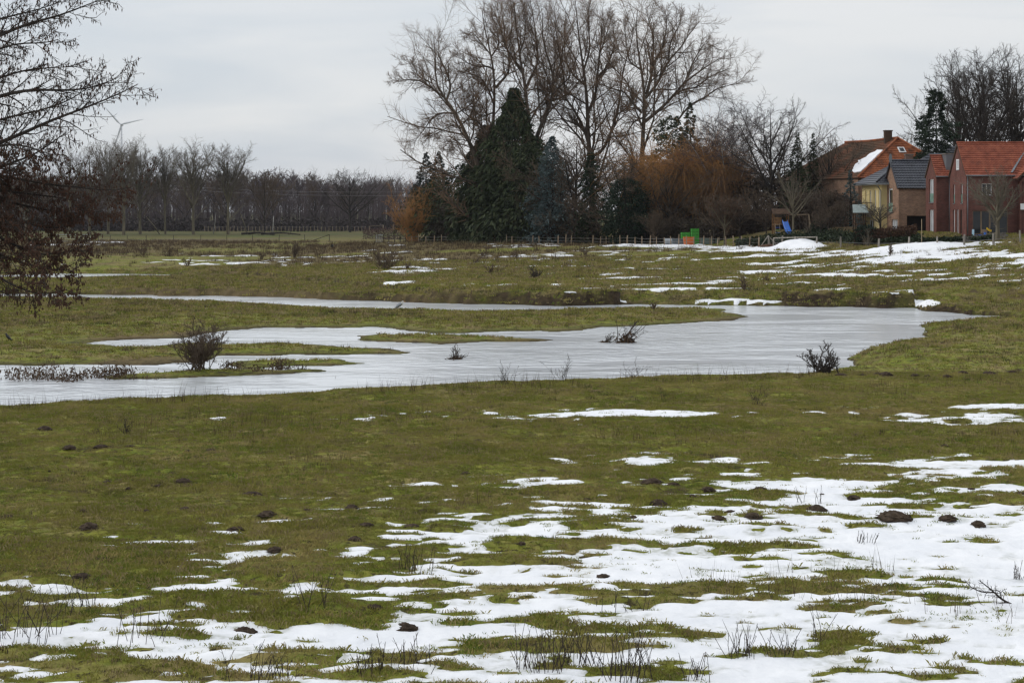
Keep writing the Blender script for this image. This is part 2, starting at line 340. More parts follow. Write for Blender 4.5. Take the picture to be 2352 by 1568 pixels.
# ---- ground material
def ground_mat():
    m = bpy.data.materials.new('meadow_turf'); m.use_nodes = True; t = m.node_tree; n = t.nodes; l = t.links
    b = n['Principled BSDF']; b.inputs['Roughness'].default_value = .95; b.inputs['Specular IOR Level'].default_value = .1
    g = n.new('ShaderNodeNewGeometry')
    def noise(sc, det, st=(1, 1, 1), dis=0):
        mp = n.new('ShaderNodeMapping'); mp.inputs['Scale'].default_value = st; l.new(g.outputs['Position'], mp.inputs[0])
        z = n.new('ShaderNodeTexNoise'); z.inputs['Scale'].default_value = sc; z.inputs['Detail'].default_value = det; z.inputs['Distortion'].default_value = dis; z.inputs['Roughness'].default_value = .6
        l.new(mp.outputs[0], z.inputs['Vector']); return z.outputs[0]
    def ramp(s, a, bb):
        r = n.new('ShaderNodeMapRange'); r.inputs[1].default_value = a; r.inputs[2].default_value = bb; l.new(s, r.inputs[0]); r.interpolation_type = 'SMOOTHSTEP'; return r.outputs[0]
    def mix(f, A, B):
        x = n.new('ShaderNodeMix'); x.data_type = 'RGBA'
        l.new(f, x.inputs[0])
        for i, c in ((6, A), (7, B)):
            if isinstance(c, tuple): x.inputs[i].default_value = (*c, 1)
            else: l.new(c, x.inputs[i])
        return x.outputs[2]
    c = mix(ramp(noise(2.3, 6), .35, .65), (.118, .144, .020), (.204, .206, .036))
    c = mix(ramp(noise(.45, 5, (1, 1.3, 1)), .46, .66), c, (.235, .190, .075))
    c = mix(ramp(noise(.09, 5, (1, 1.2, 1)), .50, .66), c, (.175, .130, .058))
    c = mix(ramp(noise(7, 5), .52, .64), c, (.046, .038, .016))
    c = mix(ramp(noise(1.1, 6, (1, 1.4, 1), .5), .55, .66), c, (.060, .048, .022))
    at_ = n.new('ShaderNodeAttribute'); at_.attribute_name = 'soil'
    c = mix(at_.outputs['Fac'], c, mix(ramp(noise(3, 5), .3, .7), (.020, .014, .009), (.052, .036, .022)))
    at2 = n.new('ShaderNodeAttribute'); at2.attribute_name = 'weedy'
    dg = n.new('ShaderNodeSeparateXYZ'); l.new(g.outputs['Position'], dg.inputs[0]); c = mix(ramp(dg.outputs[1], 300, 420), c, mix(ramp(noise(.06, 5), .4, .62), (.055, .074, .020), (.088, .080, .032)))
    c = mix(at2.outputs['Fac'], c, mix(ramp(noise(1.2, 5), .35, .65), (.090, .068, .032), (.150, .112, .058)))
    l.new(c, b.inputs['Base Color'])
    bp = n.new('ShaderNodeBump'); bp.inputs['Strength'].default_value = .9; bp.inputs['Distance'].default_value = .06; l.new(noise(9, 6), bp.inputs['Height']); l.new(bp.outputs[0], b.inputs['Normal'])
    return m
def grid_faces(nr, nc):
    i = np.arange(nr-1)[:, None]*nc+np.arange(nc-1)[None, :]
    return np.stack([i, i+1, i+nc+1, i+nc], -1).reshape(-1, 4)
GF = grid_faces(len(rows), len(uc))
V = np.stack([GX, GY, GZ], -1).reshape(-1, 3)
ground = mesh_np('ground', V, GF, ground_mat(), smooth=True); tag(ground, kind='structure')
# soil: steep banks and wet margins; weedy: the brown rank growth of the far meadow
dzy = np.gradient(GZ, axis=0)/np.gradient(GY, axis=0); dzx = np.gradient(GZ, axis=1)/np.maximum(np.gradient(GX, axis=1), 1e-6)
slope = np.hypot(dzx, dzy)
soil = np.clip((slope-.30)/.3, 0, 1)*(GY > 60)*(GY < 200)*(GZ < 1.6)
soil = np.maximum(soil, .9*np.clip(1-(GZ-.02)/.09, 0, 1)*(GY < 300))
soil = soil*np.clip(.35+1.3*fbm(GX*.9, GY*.9, 3, 71), 0, 1)
weedy = sstep(.40, .62, fbm(GX*.05, GY*.06, 4, 81)+.10*sstep(640, 575, YD)-.12*(YD > 700)) * (GY > 90)
weedy = weedy*np.where(GY > 350, .4, 1); weedy = np.maximum(weedy*.85, .2*sstep(585, 570, YD)*sstep(900, 700, XD)*sstep(.35, .6, fbm(GX*.04, GY*.05, 3, 83)))
for nm, A in (('soil', soil), ('weedy', weedy)):
    a = ground.data.attributes.new(nm, 'FLOAT', 'POINT'); a.data.foreach_set('value', A.astype(np.float32).ravel())
# ---- snow
snow_m = mat_noise('old_snow', [(.74, .755, .785), (.84, .845, .86)], scale=1.2, rough=.6, bump=.5, bscale=7, spec=.2)
keep = (GT > -.03).ravel()
fk = keep[GF].any(1); ff = GF[fk]; used = np.unique(ff); rm = np.full(V.shape[0], -1); rm[used] = np.arange(len(used))
SV = np.stack([GX, GY, GZ+GT], -1).reshape(-1, 3)[used]
snow = mesh_np('snow', SV, rm[ff], snow_m, smooth=True); tag(snow, kind='structure')
a = snow.data.attributes.new('thin', 'FLOAT', 'POINT'); a.data.foreach_set('value', np.clip(1-(GT.ravel()[used])/(.55*thick.ravel()[used]), 0, 1).astype(np.float32))   # wet, half-melted rim where the snow is thinnest
def wet_rim(m):
    t = m.node_tree; n = t.nodes; l = t.links; b = n['Principled BSDF']; src = b.inputs['Base Color'].links[0].from_socket
    at_ = n.new('ShaderNodeAttribute'); at_.attribute_name = 'thin'; g = n.new('ShaderNodeNewGeometry'); z = n.new('ShaderNodeTexNoise'); z.inputs['Scale'].default_value = 9; z.inputs['Detail'].default_value = 4; l.new(g.outputs['Position'], z.inputs['Vector'])
    mu = n.new('ShaderNodeMath'); mu.operation = 'MULTIPLY'; l.new(at_.outputs['Fac'], mu.inputs[0]); mr = n.new('ShaderNodeMapRange'); mr.inputs[1].default_value = .3; mr.inputs[2].default_value = .65; l.new(z.outputs[0], mr.inputs[0]); l.new(mr.outputs[0], mu.inputs[1])
    mx = n.new('ShaderNodeMix'); mx.data_type = 'RGBA'; l.new(mu.outputs[0], mx.inputs[0]); l.new(src, mx.inputs[6]); mx.inputs[7].default_value = (.40, .41, .36, 1); l.new(mx.outputs[2], b.inputs['Base Color'])
wet_rim(snow_m)
# ---- river
def water_mat():
    m = bpy.data.materials.new('flood_water'); m.use_nodes = True; t = m.node_tree; n = t.nodes; l = t.links
    b = n['Principled BSDF']; b.inputs['Base Color'].default_value = (.60, .625, .65, 1); b.inputs['Roughness'].default_value = .14; b.inputs['IOR'].default_value = 1.33
    b.inputs['Specular IOR Level'].default_value = .9
    g = n.new('ShaderNodeNewGeometry')
    def noise(sc, det, st):
        mp = n.new('ShaderNodeMapping'); mp.inputs['Scale'].default_value = st; l.new(g.outputs['Position'], mp.inputs[0])
        z = n.new('ShaderNodeTexNoise'); z.inputs['Scale'].default_value = sc; z.inputs['Detail'].default_value = det; z.inputs['Distortion'].default_value = .4
        l.new(mp.outputs[0], z.inputs['Vector']); return z.outputs[0]
    a1 = noise(1.5, 5, (.6, 1.0, 1)); a2 = noise(.16, 5, (.45, 1.0, 1))
    mul = n.new('ShaderNodeMath'); mul.operation = 'MULTIPLY'; r = n.new('ShaderNodeMapRange'); r.inputs[1].default_value = .40; r.inputs[2].default_value = .66; r.inputs[3].default_value = .08
    l.new(a2, r.inputs[0]); l.new(a1, mul.inputs[0]); l.new(r.outputs[0], mul.inputs[1])
    bp = n.new('ShaderNodeBump'); bp.inputs['Strength'].default_value = 1.0; bp.inputs['Distance'].default_value = .26
    l.new(mul.outputs[0], bp.inputs['Height']); l.new(bp.outputs[0], b.inputs['Normal'])
    return m
river = mesh_np('river', [(-150, 45, 0), (150, 45, 0), (150, 330, 0), (-200, 330, 0)], np.array([[0, 1, 2, 3]]), water_mat()); tag(river, kind='structure')

# ------------------------------------------------------------------ plants: branching, foliage, tufts
def norm(a): return a/(np.linalg.norm(a, axis=-1, keepdims=True)+1e-9)
def resample(pts, P):
    pts = np.asarray(pts, float); s = np.concatenate([[0], np.cumsum(np.linalg.norm(np.diff(pts, axis=0), axis=1))]); q = np.linspace(0, s[-1], P)
    # smooth the corners a little
    r = np.stack([np.interp(q, s, pts[:, k]) for k in range(3)], 1)
    r[1:-1] = .5*r[1:-1]+.25*(r[:-2]+r[2:])
    return r
def spawn(rng, P, R, n, t0, t1, ang, asd, ratio, taper, np_, wig, up, rr, rmin, out=None):
    """children for every branch in P (B,k,3) with radii R (B,k): returns their points and radii"""
    B, K, _ = P.shape
    ln = np.linalg.norm(np.diff(P, axis=1), axis=2).sum(1)
    t = t0+(t1-t0)*((np.arange(n)[None, :]+rng.random((B, n)))/n)
    f = t*(K-1); i = np.clip(f.astype(int), 0, K-2); a = (f-i)[..., None]; b = np.arange(B)[:, None]
    pos = P[b, i]*(1-a)+P[b, i+1]*a; tan = norm(P[b, i+1]-P[b, i]); r = R[b, i]*(1-a[..., 0])+R[b, i+1]*a[..., 0]
    ref = rng.normal(size=(B, n, 3)); 
    az = np.arange(n)[None, :]*2.4+rng.random((B, 1))*6.28+rng.normal(size=(B, n))*.5
    e1 = norm(np.cross(tan, np.where(np.abs(tan[..., 2:3]) > .9, np.array([1., 0, 0]), np.array([0., 0, 1.])))); e2 = np.cross(tan, e1)
    per = e1*np.cos(az)[..., None]+e2*np.sin(az)[..., None]
    an = np.radians(ang+asd*rng.normal(size=(B, n)))[..., None]
    d = norm(tan*np.cos(an)+per*np.sin(an))
    L = ln[:, None]*ratio*(1-taper*t)*(.65+.7*rng.random((B, n)))
    m = B*n; pos = pos.reshape(m, 3); d = d.reshape(m, 3); L = L.reshape(m); r0 = np.maximum(np.minimum(r.reshape(m)*rr, L*.03+.0), rmin)
    C = np.zeros((m, np_, 3)); C[:, 0] = pos; st = (L/(np_-1))[:, None]
    for k in range(1, np_):
        d = norm(d+wig*rng.normal(size=(m, 3))+np.array([0, 0, up])*1.0); C[:, k] = C[:, k-1]+d*st
    q = np.linspace(1, .35, np_)[None, :]
    return C, np.maximum(r0[:, None]*q, rmin*.7)
def tubes(groups):
    """groups: list of (P (B,k,3), R (B,k), sides); a negative number of sides ends each tube in a point -> vertices, [quads, triangles]"""
    VV = []; FF = []; TT = []; o = 0
    for P, R, S in groups:
        B, K, _ = P.shape
        if B == 0: continue
        spike = S < 0; S = abs(S)
        T = np.empty_like(P); T[:, 1:-1] = P[:, 2:]-P[:, :-2]; T[:, 0] = P[:, 1]-P[:, 0]; T[:, -1] = P[:, -1]-P[:, -2]; T = norm(T)
        main = norm(P[:, -1]-P[:, 0]); ref = np.where(np.abs(main[:, 2:3]) > .8, np.array([1., 0, 0]), np.array([0., 0, 1.]))[:, None, :]
        a = norm(np.cross(T, np.broadcast_to(ref, T.shape))); c = np.cross(a, T)
        an = np.arange(S)*2*np.pi/S
        v = P[:, :, None, :]+R[:, :, None, None]*(a[:, :, None, :]*np.cos(an)[None, None, :, None]+c[:, :, None, :]*np.sin(an)[None, None, :, None])
        k = np.arange(S); j = (k+1) % S
        if spike:
            n = (K-1)*S+1; v = np.concatenate([v[:, :-1].reshape(B, -1, 3), P[:, -1:]], 1)
            tb = (np.arange(B)*n)[:, None]; e = (K-2)*S
            TT.append(np.stack([np.broadcast_to(tb+e+k, (B, S)), np.broadcast_to(tb+e+j, (B, S)), np.broadcast_to(tb+n-1, (B, S))], -1).reshape(-1, 3)+o); kk = K-2
        else: n = K*S; kk = K-1
        VV.append(v.reshape(-1, 3))
        if kk > 0:
            bi = np.arange(B)[:, None, None]*n+np.arange(kk)[None, :, None]*S
            FF.append(np.stack([bi+k, bi+j, bi+S+j, bi+S+k], -1).reshape(-1, 4)+o)
        o += B*n
    return np.concatenate(VV), [np.concatenate(x) for x in (FF, TT) if x]
def roots_from(limbs, P=12):
    """limbs: list of (points, r0, r1)"""
    A = np.stack([resample(p, P) for p, _, _ in limbs]); R = np.stack([np.linspace(a, b, P) for _, a, b in limbs]); return A, R
def grow(rng, roots, levels, sides0=7):
    P, R = roots; groups = [(P, R, sides0)]
    for lv in levels:
        lv = dict(lv); S = lv.pop('sides', 3); prune = lv.pop('prune', None)
        P, R = spawn(rng, P, R, **lv)
        if prune is not None:
            k = prune(P[:, -1]); P, R = P[k], R[k]
        groups.append((P, R, S))
    return groups
def lev(n, t0, t1, ang, ratio, np_=4, wig=.12, up=.05, rr=.6, rmin=.01, taper=.5, asd=12, sides=3, **k):
    return dict(n=n, t0=t0, t1=t1, ang=ang, asd=asd, ratio=ratio, taper=taper, np_=np_, wig=wig, up=up, rr=rr, rmin=rmin, sides=sides, **k)
def woody(name, groups, ntrunk, mb, mt, loc, label, cat, group=None, shift=True, trunk_name='trunk', crown_name='crown'):
    """tree thing > trunk, crown; the groups are in world coordinates when shift is set"""
    t = empty(name, loc, label, cat, group); off = np.array(loc) if shift else 0
    v, f = tubes(groups[:ntrunk]); mesh_np(trunk_name, v-off, f, mb, t, smooth=True)
    v, f = tubes(groups[ntrunk:]); mesh_np(crown_name, v-off, f, mt, t)
    return t
def generic_roots(rng, h, th, r0, nl, spread, up, lean=.02, lead=1.0, P=12):
    """a stem to height h*lead and limbs leaving between th and .75 h; local coordinates"""
    st = [(0, 0, -.3)]; x = y = 0
    for k in range(1, 7):
        x += rng.normal()*lean*h/6; y += rng.normal()*lean*h/6; st.append((x, y, h*lead*k/6))
    limbs = [(st, r0, r0*.12)]; S = np.array(st)
    for i in range(nl):
        z0 = th+(h*.72*lead-th)*(i+rng.random()*.6)/nl; az = i*2.4+rng.random()*.6
        px = np.interp(z0, S[:, 2], S[:, 0]); py = np.interp(z0, S[:, 2], S[:, 1])
        L = (h-z0)*(.75+.3*rng.random()); a = math.radians(spread*(1-.35*i/nl)+rng.normal()*6)
        d = np.array([math.sin(a)*math.cos(az), math.sin(a)*math.sin(az), math.cos(a)]); p = np.array([px, py, z0]); pts = [p]
        for k in range(6):
            d = d+np.array([0, 0, up])+rng.normal(size=3)*.09; d /= np.linalg.norm(d); p = p+d*L/6; pts.append(p)
        rr = r0*(.62-.3*i/nl); limbs.append((pts, rr, rr*.15))
    return roots_from(limbs, P)

# ---- leaf sprays
def sprays(rng, pos, dirs, ln, wd, droop=0.0):
    """one bent pair of triangles per position: vertices and faces"""
    n = len(pos); d = norm(dirs+rng.normal(size=(n, 3))*.45+np.array([0, 0, -droop])); s = norm(np.cross(d, rng.normal(size=(n, 3))))
    L = (ln*(.6+.8*rng.random(n)))[:, None]; Wd = (wd*(.6+.8*rng.random(n)))[:, None]
    u = norm(np.cross(s, d)); m = pos+d*L*.5+u*Wd*.3; t = pos+d*L+np.array([0, 0, -1.])*L*.12
    V = np.stack([pos, m+s*Wd*.6, t, m-s*Wd*.6], 1).reshape(-1, 3); i = np.arange(n)[:, None]*4
    return V, [np.concatenate([i, i+1, i+2, i+3], 1)]
def evergreen(name, loc, h, prof, n, ln, wd, mat, bark, label, group=None, seed=0, droop=.4, lump=.25, gap=.0, r0=.25, z0=.0, cat='tree', tiers=0, squash=(1, 1), nb=None, rise=.25):
    """boughs that leave the stem and sag, each set with sprays; thing > trunk, crown"""
    rng = np.random.default_rng(seed); t = empty(name, loc, label, cat, group); nb = nb or max(60, n//30); per = n//nb
    q = z0+(1-z0)*((np.arange(nb)+rng.random(nb))/nb)**(1.25 if prof == 'cone' else 1.0)
    if prof == 'cone': R = lambda q: np.clip(1-q, .03, 1)**.9
    elif prof == 'column': R = lambda q: np.clip(np.minimum((1-q)*2.2+.08, 1), 0, 1)**.8*(.82+.18*np.sin(q*6+seed))
    elif prof == 'dome': R = lambda q: np.sqrt(np.clip(1-((q-.42)/.58)**2, .02, 1))
    else: R = prof
    az = np.arange(nb)*2.4+rng.normal(size=nb)*.5; rad = R(q)
    if tiers: rad = rad*(.72+.28*(1-((q*tiers) % 1)))
    rad = rad*(1-lump+2*lump*rng.random(nb))*(1+lump*2*(fbm(np.cos(az)*1.5+seed, np.sin(az)*1.5+q*h*.18, 2, seed)-.5))
    ax = np.stack([np.cos(az), np.sin(az)], 1)
    tt = (.18+.82*np.sqrt(rng.random((nb, per)))); lat = rng.normal(size=(nb, per))*(.16+.20*(1-tt)); perp = np.stack([-ax[:, 1], ax[:, 0]], 1)
    Rx = (rad[:, None]*tt)[..., None]; xy = ax[:, None, :]*Rx+perp[:, None, :]*(rad[:, None]*lat)[..., None]; xy = xy*np.array([h*squash[0], h*squash[1]])
    Rw = rad*h*squash[0]; zz = (q*h)[:, None]+Rw[:, None]*(rise*tt-droop*tt**2.2)+rng.normal(size=(nb, per))*.10*np.minimum(Rw, 1.5)[:, None]
    pos = np.concatenate([xy, np.maximum(zz, .05)[..., None]], -1).reshape(-1, 3)
    dr = np.concatenate([ax[:, None, :]*np.ones((nb, per, 1))+perp[:, None, :]*(np.sign(lat)*.7)[..., None], (rise-droop*1.6*tt)[..., None]], -1).reshape(-1, 3)
    sz = np.repeat(.4+.6*rad/rad.max(), per); dr[:, 2] += np.repeat(np.clip((q-.85)*5, 0, 1), per)
    v, f = sprays(rng, pos, dr, ln*sz, wd*sz, droop*.3); mesh_np('crown', v, f, mat, t)
    b = MB().tube([(0, 0, -.2), (.05, 0, h*.5), (0, 0, h*.93)], [r0, r0*.6, r0*.1], 7); b.build('trunk', bark, t, world=False, smooth=True)
    return t

# ---- bark and twig colours
M = {}
M['poplar_bark'] = mat_noise('poplar_bark', [(.052, .040, .031), (.110, .085, .064)], scale=2.5, stretch=(1, 1, .3))
M['poplar_twig'] = mat_noise('poplar_twig', [(.115, .074, .048), (.195, .130, .084)], scale=.3)
M['grey_bark'] = mat_noise('grey_bark', [(.085, .073, .050), (.16, .138, .094)], scale=2, stretch=(1, 1, .3))
M['grey_twig'] = mat_noise('grey_twig', [(.085, .073, .056), (.145, .124, .094)], scale=.3)
M['dark_bark'] = mat_noise('dark_bark', [(.018, .015, .013), (.045, .038, .032)], scale=3, stretch=(1, 1, .3))
M['dark_twig'] = mat_noise('dark_twig', [(.030, .024, .020), (.058, .046, .038)], scale=.5)
M['purple_twig'] = mat_noise('purple_twig', [(.058, .046, .048), (.095, .075, .076)], scale=.15)
M['brown_twig'] = mat_noise('brown_twig', [(.066, .047, .033), (.115, .083, .056)], scale=.4)
M['willow_twig'] = mat_noise('willow_twig', [(.24, .118, .038), (.42, .215, .075)], scale=.35)
M['rust_twig'] = mat_noise('rust_twig', [(.14, .078, .040), (.24, .138, .072)], scale=.4)
M['birch_bark'] = mat_noise('birch_bark', [(.10, .09, .08), (.42, .40, .37)], scale=2.2, stretch=(1, 1, 3))
M['cone_brown'] = mat_noise('cone_brown', [(.040, .021, .015), (.090, .048, .031)], scale=6)
M['cypress'] = mat_noise('cypress', [(.014, .023, .010), (.038, .052, .022), (.064, .070, .032)], scale=.9, rough=.8)
M['spruce'] = mat_noise('spruce', [(.008, .016, .012), (.022, .036, .026)], scale=.9, rough=.8)
M['blue_spruce'] = mat_noise('blue_spruce', [(.030, .050, .050), (.12, .162, .162)], scale=1.2, rough=.8)
M['pine'] = mat_noise('pine', [(.014, .024, .014), (.036, .054, .030)], scale=.9, rough=.8)
M['yew'] = mat_noise('yew', [(.008, .017, .009), (.020, .036, .018)], scale=1.2, rough=.75)
M['ivy'] = mat_noise('ivy', [(.012, .022, .010), (.030, .045, .018)], scale=1.5, rough=.6)
M['beech_leaf'] = mat_noise('beech_leaf', [(.055, .030, .020), (.12, .065, .040)], scale=2)

# ------------------------------------------------------------------ the group of old poplars behind the fence
def c3(x, y): return ((1050+x/2.178)/1.2245, y/2.178/1.2245)
def c4(x, y): return ((1600+x/2.177)/1.2245, y/2.177/1.2245)
def poplar(seed, base, D, conv, limbs, label, n=(15, 8, 5), r0=.55, extra=None):
    D = D+26; rng = np.random.default_rng(seed); bx, by, bz = gD(base, D); out = []
    for i, (pts, ra, rb) in enumerate(limbs):
        off = 0 if i == 0 else rng.uniform(-5, 5); P = []
        for k, (x, y) in enumerate(pts):
            xx, yy = conv(x, y); p = list(atD(xx, yy, D)); s = k/(len(pts)-1)
            p[1] += off*s**1.2+(rng.normal()*.25 if k else 0); sc = p[1]/D; P.append((p[0]*sc, p[1], H+(p[2]-H)*sc))
        if i == 0: P = [(bx, by, bz-.3)]+P
        out.append((P, ra, rb))
    lv = [lev(n[0]+2, .08, 1.0, 46, .38, 6, .13, .09, .5, .028, .35, sides=4), lev(13, .10, 1.0, 44, .44, 3, .15, .09, .6, .016, .35, sides=-3), lev(11, .10, 1.0, 42, .52, 2, .16, .0, .8, .0125, .3, sides=-3)]
    out = [(P, a_*(.85 if i == 0 else .80), b_*.9) for i, (P, a_, b_) in enumerate(out)]
    g = grow(rng, roots_from(out, 14), lv, 8)
    return woody('poplar_tree', g, 2, M['poplar_bark'], M['poplar_twig'], (bx, by, bz), label, 'tree', 'old bare poplars towering over the garden fence')
poplar(11, 1098, 226, c3, [([(690, 1150), (640, 1000), (590, 870), (540, 760), (500, 680), (450, 610), (390, 560), (360, 510), (385, 400), (380, 300), (370, 225)], .55, .05),
    ([(430, 595), (340, 525), (280, 490), (200, 490), (105, 495)], .2, .03), ([(450, 610), (478, 530), (440, 420), (395, 340), (400, 250)], .24, .03), ([(510, 700), (450, 690), (380, 700), (320, 780), (245, 880)], .2, .03),
    ([(690, 900), (690, 810), (640, 740), (560, 700), (510, 640), (480, 560)], .25, .04), ([(560, 800), (500, 760), (420, 800), (350, 840), (300, 830)], .14, .02), ([(360, 510), (275, 470), (250, 400), (190, 370)], .12, .02), ([(590, 870), (530, 850), (470, 880), (450, 930)], .1, .02),
    ([(520, 690), (600, 640), (650, 560), (640, 470)], .13, .02)], 'bare old poplar leaning far out to the left over the orange shrub', (16, 8, 5))
poplar(12, 1120, 231, c3, [([(725, 1150), (735, 690), (748, 560), (740, 430), (725, 340), (700, 250), (670, 150), (665, 60)], .5, .05), ([(742, 430), (700, 405), (640, 410), (560, 380), (505, 330)], .2, .03),
    ([(738, 640), (710, 560), (680, 500), (640, 460), (550, 450), (500, 420)], .2, .03), ([(748, 540), (790, 490), (835, 445), (830, 320), (810, 280), (800, 150), (780, 30)], .26, .04), ([(725, 345), (660, 260), (620, 210), (575, 190)], .15, .03), ([(728, 340), (770, 280), (760, 180), (720, 90)], .16, .03),
    ([(735, 690), (660, 720), (590, 640), (560, 560)], .16, .03), ([(800, 290), (850, 200), (850, 90), (840, 20)], .14, .03)], 'bare old poplar rising behind the shoulder of the tallest dark cypress', (15, 8, 5))
poplar(13, 1223, 228, c3, [([(965, 1150), (955, 830), (935, 540), (910, 430), (890, 300), (870, 100), (860, 10)], .6, .05), ([(935, 545), (960, 480), (1010, 400), (1000, 250), (980, 100), (960, 5)], .28, .04), ([(910, 430), (850, 350), (800, 270), (775, 150), (760, 50)], .22, .03),
    ([(985, 900), (1005, 820), (1050, 720), (1090, 620), (1112, 540), (1100, 430), (1060, 340), (1030, 200), (1040, 80)], .42, .05), ([(1090, 620), (1140, 530), (1200, 480), (1210, 400)], .2, .03), ([(935, 560), (1000, 540), (1050, 560), (1010, 480)], .14, .03), ([(895, 330), (930, 230), (930, 120), (920, 30)], .18, .03),
    ([(1100, 440), (1150, 400), (1160, 300), (1150, 180)], .16, .03), ([(955, 700), (1030, 650), (1110, 600), (1180, 620)], .15, .03)], 'tall bare poplar with a thick straight trunk above the dark cypress tip', (16, 8, 5))
poplar(14, 1361, 232, c4, [([(150, 1300), (132, 950), (110, 800), (120, 680), (100, 520), (90, 400), (60, 250), (50, 100), (40, 8)], .62, .05), ([(128, 900), (90, 780), (20, 650), (-60, 560), (-150, 500), (-190, 380)], .32, .04), ([(115, 700), (170, 560), (180, 400), (200, 230), (205, 60)], .3, .04),
    ([(135, 960), (190, 960), (235, 870), (300, 690), (335, 400), (380, 290), (400, 160)], .34, .04), ([(-20, 600), (-30, 480), (-60, 330), (-80, 180), (-90, 40)], .22, .03), ([(100, 520), (30, 470), (-20, 380), (-30, 250), (-20, 100)], .22, .03), ([(95, 420), (130, 300), (120, 150), (110, 20)], .2, .03),
    ([(175, 480), (240, 400), (280, 280), (270, 130)], .2, .03), ([(110, 800), (40, 760), (-60, 720), (-130, 720)], .2, .03), ([(190, 330), (230, 220), (260, 100)], .14, .03), ([(300, 700), (370, 650), (400, 560)], .16, .03)], 'broadest bare poplar with many upright limbs in the middle of the group', (15, 8, 5))
poplar(15, 1480, 222, c4, [([(440, 1250), (455, 760), (470, 590), (442, 430), (430, 330), (400, 200), (420, 60)], .6, .05), ([(475, 580), (510, 450), (520, 230), (490, 130), (470, 50)], .32, .04), ([(470, 600), (540, 520), (610, 370), (700, 280), (720, 230), (800, 130)], .3, .03),
    ([(465, 745), (560, 670), (640, 590), (700, 510), (800, 440), (850, 400), (960, 340)], .34, .04), ([(650, 760), (740, 640), (850, 590), (900, 540), (1010, 520), (1080, 465)], .2, .03), ([(445, 690), (380, 620), (340, 560), (250, 540), (180, 500)], .24, .03), ([(640, 590), (700, 545), (780, 540), (860, 470), (980, 420)], .2, .03),
    ([(515, 400), (580, 280), (600, 160), (590, 60)], .2, .03), ([(610, 370), (620, 260), (680, 150), (690, 80)], .18, .03), ([(460, 720), (400, 740), (330, 860), (240, 880)], .18, .03), ([(720, 480), (760, 380), (830, 260), (900, 290)], .16, .03), ([(442, 430), (370, 380), (350, 260), (340, 130)], .18, .03)],
    'bare poplar with wide spreading limbs, rightmost of the tall group', (15, 8, 5), r0=.6)

# ------------------------------------------------------------------ evergreens and garden trees in front of the poplars
def behind(x, D):
    """garden plants keep behind the fence line"""
    return max(D, np.interp(x, FX, FD)+2.5+.25*max(D-200, 0)) if 940 < x < 1800 and D < 300 else D
def ever(x, ytop, ybase, D, **k):
    D = behind(x, D)
    bx, by, bz = gD(x, D); h = (H-(ytop-YH)/F*D)-bz; k.setdefault('loc', (bx, by, bz)); return evergreen(h=h, **k)
gE = 'evergreens in the garden belt'
K1 = dict(mat=M['cypress'], bark=M['dark_bark'], group=gE)
ever(1182, 203, 556, 221, name='cypress_tree', prof=lambda q: np.where(q > .62, (1-q)*1.45+.06, .61+.25*(.62-q)), n=26000, nb=520, ln=.9, wd=.29, label='tallest dark cypress, its top reaching into the poplars', seed=1, lump=.42, squash=(.29, .25), droop=.8, rise=.35, **K1)
ever(1120, 288, 556, 223, name='cypress_tree', prof=lambda q: np.where(q > .5, (1-q)*1.3+.1, .75), n=18000, nb=380, ln=.9, wd=.29, label='dark cypress forming the left shoulder of the tallest one', seed=2, lump=.42, squash=(.36, .28), droop=.8, rise=.35, **K1)
ever(1062, 380, 556, 255, name='cypress_tree', prof='dome', n=11000, nb=280, ln=.75, wd=.24, label='low rounded dark cypress between the spruces and the tall cypresses', seed=3, lump=.42, squash=(.62, .36), droop=.6, **K1)
ever(1215, 330, 556, 217, name='cypress_tree', prof='dome', n=9000, nb=260, ln=.75, wd=.24, label='dark bulging cypress at the right foot of the tallest one', seed=13, lump=.42, squash=(.30, .28), droop=.7, **K1)
K2 = dict(mat=M['spruce'], bark=M['dark_bark'], group=gE)
ever(978, 352, 552, 290, name='spruce_tree', prof='cone', n=6000, nb=190, ln=.75, wd=.22, label='dark spiky spruce behind the orange shrub', seed=4, tiers=12, lump=.4, squash=(.34, .3), droop=.2, rise=.35, z0=.08, **K2)
ever(1008, 350, 552, 291, name='spruce_tree', prof='cone', n=6000, nb=190, ln=.75, wd=.22, label='dark spiky spruce close beside the other, right of it', seed=5, tiers=12, lump=.4, squash=(.30, .3), droop=.2, rise=.35, z0=.08, **K2)
ever(1268, 314, 560, 214, name='blue_spruce_tree', prof=lambda q: np.clip(1-q, .03, 1)**.75, n=13000, nb=360, ln=.52, wd=.19, mat=M['blue_spruce'], bark=M['dark_bark'], label='blue-grey spruce standing right of the tallest dark cypress', group=gE, seed=6, tiers=15, squash=(.33, .3), droop=.45, rise=.25, lump=.36)
ever(1436, 412, 558, 190, name='yew_tree', prof='dome', n=7500, nb=260, ln=.42, wd=.2, mat=M['yew'], bark=M['dark_bark'], label='dark green oval yew left of the orange willow', group=gE, seed=7, squash=(.34, .3), lump=.32, droop=.2)
ever(1355, 352, 560, 221, name='ivy_column', prof='column', n=6000, nb=200, ln=.5, wd=.25, mat=M['ivy'], bark=M['dark_bark'], label='ivy-green evergreen column clasping the foot of the broadest poplar', group=gE, seed=8, squash=(.14, .16), lump=.5, droop=.3)
ever(1585, 236, 545, 236, name='pine_tree', prof='cone', n=4500, nb=80, ln=.65, wd=.22, label='dark ragged evergreen behind the rightmost poplar and above the willow', seed=9, squash=(.17, .15), lump=.55, z0=.45, droop=.3, **K1)
ever(1545, 268, 545, 238, name='pine_tree', prof='dome', n=4500, nb=70, ln=.65, wd=.22, label='dark ragged evergreen left of the other above the willow', seed=10, squash=(.16, .15), lump=.55, z0=.5, droop=.2, **K1)
